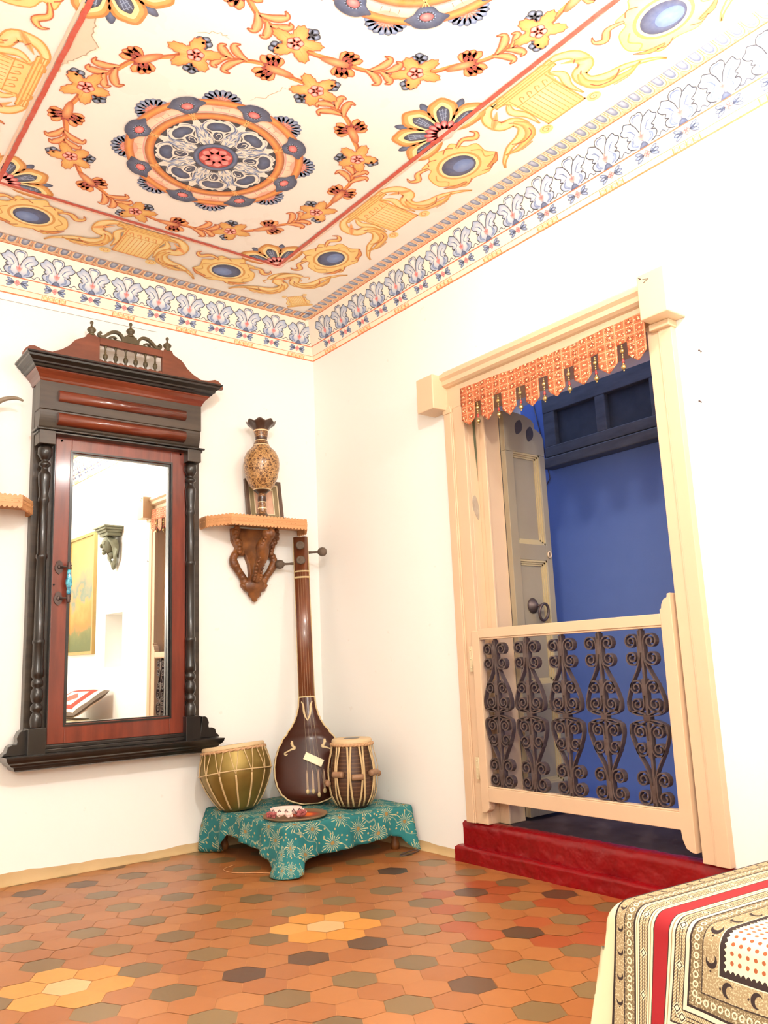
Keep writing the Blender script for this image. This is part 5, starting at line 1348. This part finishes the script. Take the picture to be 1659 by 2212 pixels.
# ================================================================== bed with block-printed cover
BA = -.100; BC = Vector((-1.40, -2.878, 0))      # far left corner, edge turned a little
BM = Matrix.Translation(BC) @ Matrix.Rotation(BA, 4, 'Z')
BL, BW, BZ = 1.80, 1.33, .447
bed = empty('bed', BC + Vector((.7, -.9, 0)), 'wooden bed under the patterned cover against the right wall', 'bed')
m = MB(); m.box((.03, -.03, .17), (BW-.03, -BL+.03, BZ-.012), BM); m.build('mattress', simple('cotton_mattress', rgb(230, 220, 190), .8), bed, .02)
m = MB(); m.box((.02, -.02, .10), (BW-.02, -BL+.02, .17), BM); m.build('bed_frame', M['carve'], bed)
for x in (.06, BW-.06):
    for y in (-.06, -BL+.06): m = MB(); m.box((x-.03, y-.03, 0), (x+.03, y+.03, .10), BM); m.build('leg', M['carve'], bed)
def drape(name, mat, off, u0, zh, label, cat, side_flare, far_drop, BL2):
    """u = distance behind the far hem, v = distance up from the hem of the left side drop"""
    m = MB(); m.uv = []; vs = []
    ys = [0, .006, .012, .02, .03, .04, .05, .06, .075, .09, .105, .12, .135, .15, .165, .18, .20, .22, .25, .30, .36, .43, .5, .6, .7, .8, 1.0, 1.2, 1.5, 1.8]
    ys = [y for y in ys if y < BL2] + [BL2]
    R = .028; zt = BZ + off
    drop = zt - zh; prof2 = []
    for k in range(13): prof2.append((-(off) - 0.0, zh + (zt-R-zh)*k/12, (zt-R-zh)*k/12, 1-k/12))
    L0 = zt-R-zh
    for k in range(1, 7): a = pi/2*k/6; prof2.append((-off + R - R*cos(a), zt-R+R*sin(a), L0+R*a, 0))
    xs = [.06, .10, .16, .24, .34, .5, .7, .9, 1.1, 1.24]; 
    for x in xs: prof2.append((x, zt, L0+R*pi/2+x-R+off, 0))
    nP = len(prof2); rows = []
    fd = [(k/6) for k in range(6, 0, -1)] if far_drop else []
    for f in fd: rows.append(('f', f))
    for y in ys: rows.append(('t', y))
    for kind, q in rows:
        for (x, z, v, sd) in prof2:
            y = -(u0 + (q if kind == 't' else 0)); zz = z; u = q if kind == 't' else -q*far_drop
            xx = x
            if kind == 'f': zz = max(min(z, zt - q*far_drop), .004); y += .004 + .03*q*sd
            elif far_drop and q < .02: zz = z - .010*(1-q/.02)**2*(1 if sd < .5 else 0)
            w_ = sin(y*21+.6)*.010 + sin(y*47)*.006
            xx -= sd*(side_flare + w_*.9) + sd*sd*.006
            y -= sd*(.018 if u0 > 0 else -.035)*math.exp(-abs(q if kind == 't' else 0)/.12)
            if u0 > 0: y += -.012*sd*sin(u*40)*math.exp(-abs(u)/.3)
            vs.append(BM @ Vector((xx, y, max(zz, .004)))); m.uv.append((u, v))
    nr = len(rows)
    m.add(vs, [(i*nP+j, i*nP+j+1, (i+1)*nP+j+1, (i+1)*nP+j) for i in range(nr-1) for j in range(nP-1)], None, True)
    o = m.build(name, mat); s = o.modifiers.new('thickness', 'SOLIDIFY'); s.thickness = .002; s.offset = -1
    tag(o, label, cat); return o
M['sheet'] = simple('cream_cotton_sheet', rgb(216, 202, 164), .85, var=.05, nscale=6, bump=.15, bscale=14)
drape('bed_sheet', M['sheet'], .000, 0.0, .02, 'plain cream cotton sheet hanging down the side of the bed', 'sheet', .072, .38, BL)
t = NT('block_printed_cotton', .8)
uvn = t.new('ShaderNodeUVMap').outputs[0]; s = t.sep(uvn); u, v = s[0], s[1]
mm = t.math('MINIMUM', u, v)
isu = t.math('LESS_THAN', u, v); al = t.math('ADD', t.math('MULTIPLY', isu, v), t.math('MULTIPLY', t.math('SUBTRACT', 1, isu), u))
bk = rgb(38, 22, 20); gr = rgb(144, 126, 92); cm = rgb(216, 204, 168); rd = rgb(142, 8, 20); gd = rgb(110, 94, 64)
st = [(0, bk), (.003, gr), (.0165, bk), (.018, gd), (.035, bk), (.038, cm), (.044, bk), (.046, gr), (.060, bk), (.0615, cm), (.070, bk), (.0715, rd), (.0955, bk), (.097, cm), (.107, bk), (.109, gr), (.124, bk), (.1255, cm), (.131, bk), (.134, gd), (.151, bk), (.1525, gr), (.176, cm), (.178, bk), (.184, cm)]
# ramps hold at most 32 stops; scale the coordinate so that .2 m = 1
c = t.ramp(t.math('MULTIPLY', mm, 5.0), [(min(p*5, 1), cc) for p, cc in st], 'CONSTANT')
def inb(a, b): return t.math('MULTIPLY', t.math('GREATER_THAN', mm, a), t.math('LESS_THAN', mm, b))
def tri(x, p): return t.math('ABSOLUTE', t.math('SUBTRACT', t.math('FRACT', t.math('DIVIDE', x, p)), .5))   # 0 at mid, .5 at ends
# paisley bands: alternating dark commas
def paisley(a, b, per):
    ctr = (a+b)/2; h = (b-a)/2
    q = t.math('DIVIDE', t.math('SUBTRACT', mm, ctr), h); f = t.math('SUBTRACT', t.math('FRACT', t.math('DIVIDE', al, per)), .5)
    fx = t.math('MULTIPLY', f, per/h)
    d1 = t.math('SQRT', t.math('ADD', t.math('POWER', t.math('SUBTRACT', fx, .25), 2), t.math('POWER', t.math('SUBTRACT', q, .1), 2)))
    d2 = t.math('SQRT', t.math('ADD', t.math('POWER', t.math('SUBTRACT', fx, .64), 2), t.math('POWER', t.math('ADD', q, .02), 2)))
    mo = t.math('MULTIPLY', t.math('LESS_THAN', d1, .90), t.math('GREATER_THAN', d2, .66))
    dot = t.math('LESS_THAN', t.math('SQRT', t.math('ADD', t.math('POWER', t.math('ADD', fx, .95), 2), t.math('POWER', q, 2))), .16)
    return t.math('MULTIPLY', t.math('MAXIMUM', mo, dot), inb(a, b))
c = t.mix(t.math('MULTIPLY', t.math('GREATER_THAN', t.noise(420, 2, uvn), .56), t.math('MULTIPLY', t.math('ADD', t.math('ADD', inb(.003, .0165), inb(.018, .035)), t.math('ADD', inb(.134, .151), inb(.1525, .176))), .45)), c, cm)
c = t.mix(paisley(.0045, .0155, .030), c, bk); c = t.mix(paisley(.155, .174, .042), c, bk)
def diamond(a, b, per):
    ctr = (a+b)/2; h = (b-a)/2; q = t.math('ABSOLUTE', t.math('DIVIDE', t.math('SUBTRACT', mm, ctr), h)); f = t.math('MULTIPLY', t.math('ABSOLUTE', t.math('SUBTRACT', t.math('FRACT', t.math('DIVIDE', al, per)), .5)), per/h)
    d = t.math('ADD', q, f)
    hat = t.math('GREATER_THAN', t.math('SINE', t.math('MULTIPLY', t.math('ADD', al, t.math('MULTIPLY', t.math('ABSOLUTE', t.math('SUBTRACT', mm, ctr)), 1.0)), 1600)), .3)
    lin_ = t.math('LESS_THAN', t.math('ABSOLUTE', t.math('SUBTRACT', q, .28)), .08)
    return inb(a, b), d, hat, lin_
for a, b in ((.046, .060), (.109, .124)):
    ib_, d, hat, ln_ = diamond(a, b, .050)
    c = t.mix(t.math('MULTIPLY', ib_, t.math('MULTIPLY', hat, .65)), c, cm); c = t.mix(t.math('MULTIPLY', ib_, ln_), c, bk)
    c = t.mix(t.math('MULTIPLY', ib_, t.math('LESS_THAN', d, .95)), c, cm); c = t.mix(t.math('MULTIPLY', ib_, t.math('LESS_THAN', t.math('ABSOLUTE', t.math('SUBTRACT', d, .6)), .13)), c, bk)
# small rings in the grey bands
for a, b in ((.018, .035), (.134, .151)):
    f = t.math('SUBTRACT', t.math('FRACT', t.math('DIVIDE', al, .011)), .5); q = t.math('DIVIDE', t.math('SUBTRACT', mm, (a+b)/2), .011); d = t.math('SQRT', t.math('ADD', t.math('POWER', f, 2), t.math('POWER', q, 2)))
    c = t.mix(t.math('MULTIPLY', inb(a, b), t.math('LESS_THAN', t.math('ABSOLUTE', t.math('SUBTRACT', d, .3)), .08)), c, cm)
# cream lines and black teeth at the field
c = t.mix(t.math('MULTIPLY', inb(.0385, .0435), t.math('LESS_THAN', t.math('ABSOLUTE', t.math('SUBTRACT', mm, .041)), .0008)), c, gr)
for z0 in (.0655, .102): c = t.mix(t.math('LESS_THAN', t.math('ABSOLUTE', t.math('SUBTRACT', mm, z0)), .0009), c, gr)
tooth = t.math('GREATER_THAN', t.math('SUBTRACT', mm, .184), t.math('MULTIPLY', t.math('ABSOLUTE', t.math('SINE', t.math('MULTIPLY', al, 420))), .0035))
c = t.mix(t.math('MULTIPLY', inb(.178, .188), t.math('SUBTRACT', 1, tooth)), c, bk)
# dotted field
per = .0112
fu = t.math('SUBTRACT', t.math('FRACT', t.math('DIVIDE', u, per)), .5); fv = t.math('SUBTRACT', t.math('FRACT', t.math('DIVIDE', v, per)), .5)
dd = t.math('SQRT', t.math('ADD', t.math('POWER', fu, 2), t.math('POWER', fv, 2)))
c = t.mix(t.math('MULTIPLY', t.math('LESS_THAN', dd, .24), t.math('GREATER_THAN', mm, .190)), c, rgb(150, 78, 40))
t.color(c); t.bump(t.noise(260, 2, uvn), .08, .001); M['spread'] = t.m
drape('bedspread', M['spread'], .004, .022, .222, 'block-printed bedspread with black, grey and red borders and a dotted cream field', 'bedspread', .056, 0, BL-.05)
# cushion leaning on the right wall at the middle of the bed
t = NT('patchwork_cushion_cover', .85); uv = t.sep(t.coord('Generated'))
gx = t.math('ABSOLUTE', t.math('SUBTRACT', uv[1], .5)); gz_ = t.math('ABSOLUTE', t.math('SUBTRACT', uv[2], .5)); mx = t.math('MAXIMUM', gx, gz_)
c = t.ramp(mx, [(0, rgb(236, 206, 196)), (.26, rgb(190, 60, 46)), (.38, rgb(240, 220, 200)), (.44, rgb(110, 96, 84))], 'CONSTANT'); c = t.mix(t.math('MULTIPLY', t.math('LESS_THAN', t.math('ADD', gx, gz_), .2), 1), c, rgb(196, 96, 80)); t.color(c)
m = MB(); vs = []; n = 14
for sgn in (1, -1):
    for i in range(n+1):
        for j in range(n+1):
            a, b = -1+2*i/n, -1+2*j/n; h = (max(0, (1-a**4)*(1-b**4)))**.5*.055; k = 1-.05*(1-abs(a))*abs(b)-.05*(1-abs(b))*abs(a); vs.append((sgn*h, a*.21*k, b*.21*k))
N = (n+1)**2
m.add(vs, [(i*(n+1)+j, (i+1)*(n+1)+j, (i+1)*(n+1)+j+1, i*(n+1)+j+1) for i in range(n) for j in range(n)] + [(N+i*(n+1)+j, N+i*(n+1)+j+1, N+(i+1)*(n+1)+j+1, N+(i+1)*(n+1)+j) for i in range(n) for j in range(n)], None, True)
cu = m.build('cushion', t.m); cu.location = (-.19, -3.30, BZ+.115); cu.rotation_euler = (.05, radians(58), 0); cu.scale = (1, 1.65, .80)
tag(cu, 'red and white patchwork cushion on the bed, seen in the mirror', 'cushion')

# ================================================================== things on the right wall that the mirror shows
pnt = empty('framed_painting', (-.01, -3.70, .95), 'tall painting in a thin yellow frame, seen in the mirror', 'painting')
m = MB()
for a, b in (((0, -3.395, .955), (-.03, -3.42, 2.00)), ((0, -4.005, .955), (-.03, -4.03, 2.00)), ((0, -3.42, .955), (-.03, -4.005, .98)), ((0, -3.42, 1.975), (-.03, -4.005, 2.00))): m.box(a, b)
m.build('frame', simple('pale_yellow_frame', rgb(176, 144, 70), .4), pnt)
t = NT('faded_canvas', .7); zc = t.sep(t.coord()); f = t.noise(5, 4); 
c = t.ramp(t.math('ADD', t.math('MULTIPLY', t.math('SUBTRACT', zc[2], 1.0), .9), t.math('MULTIPLY', t.math('SUBTRACT', f, .5), .5)), [(0, rgb(100, 108, 70)), (.12, rgb(120, 122, 78)), (.2, rgb(196, 126, 66)), (.36, rgb(204, 150, 86)), (.42, rgb(120, 136, 120)), (.6, rgb(190, 156, 108)), (.85, rgb(176, 160, 100))]); t.color(c)
m = MB(); m.box((-.004, -3.42, .98), (-.016, -4.005, 1.975)); m.build('canvas', t.m, pnt)
# head-shaped plaster bracket
hb = empty('plaster_bracket', (-.06, -3.10, 1.70), 'grey-green plaster wall bracket shaped as a woman head, seen in the mirror', 'wall bracket')
M['pl'] = simple('grey_green_plaster', rgb(112, 114, 84), .7, var=.2, nscale=18, bump=.4, bscale=60)
hy = -2.95
m = MB()
for k, (x, w_, z0, z1) in enumerate(((-.16, .125, 2.030, 2.045), (-.15, .115, 2.012, 2.030), (-.135, .10, 1.992, 2.012), (-.12, .09, 1.965, 1.992))): m.box((0, hy-w_, z0), (x, hy+w_, z1))
m.build('cornice', M['pl'], hb, .004)
m = MB(); m.ball((-.075, hy, 1.90), .060, 16, (.95, .80, 1.25)); m.ball((-.136, hy, 1.885), .012, 8, (1.1, .7, 1.6)); m.ball((-.122, hy, 1.853), .011, 8, (.8, 1.5, .6)); m.ball((-.112, hy, 1.830), .018, 10)
for q in (-1, 1): m.ball((-.122, hy+q*.022, 1.902), .009, 8, (.8, 1.5, .8)); m.ball((-.118, hy+q*.022, 1.918), .010, 8, (.8, 1.8, .5))
m.tube([(-.05, hy, 1.84), (-.03, hy, 1.79)], [.040, .034], 12); m.build('head', M['pl'], hb)
m = MB()
for q in (-1, 1):
    for k in range(8):
        p = spline([(-.10+.008*k, hy+q*.012, 1.962-.002*k), (-.085+.006*k, hy+q*(.052+.004*k), 1.925), (-.06+.004*k, hy+q*(.062+.003*k), 1.87), (-.045, hy+q*(.050+.004*k), 1.80), (-.03, hy+q*(.022+.003*k), 1.72+.006*k)], 5); m.tube(p, .010, 6)
m.ball((-.03, hy, 1.735), .026, 10, (.8, 1, 1.6)); m.build('hair', M['pl'], hb)
hb.location.z -= .078

m = MB(); m.tube([(-2.30, -.0015, 2.486), (-1.66, -.0015, 2.485), (-1.07, -.0015, 2.488), (-.93, -.0015, 2.491)], .0012, 5); o = m.build('thin_cable', simple('grey_cable', rgb(170, 164, 150), .6))
tag(o, 'thin grey cable running along the left wall under the painted frieze', 'cable')
# small nails in the wall
for (y, z) in ((-2.345, 1.79), (-2.325, 1.62), (-2.29, 2.055)):
    m = MB(); m.tube([(0, y, z), (-.012, y, z+.002)], .0022, 6); m.ball((-.013, y, z+.002), .0035, 6); o = m.build('nail', M['rust'])
    tag(o, {-2.345: 'upper nail in the wall right of the doorway', -2.325: 'lower nail in the wall right of the doorway', -2.29: 'nail beside the right corner block of the lintel'}[y], 'nail')
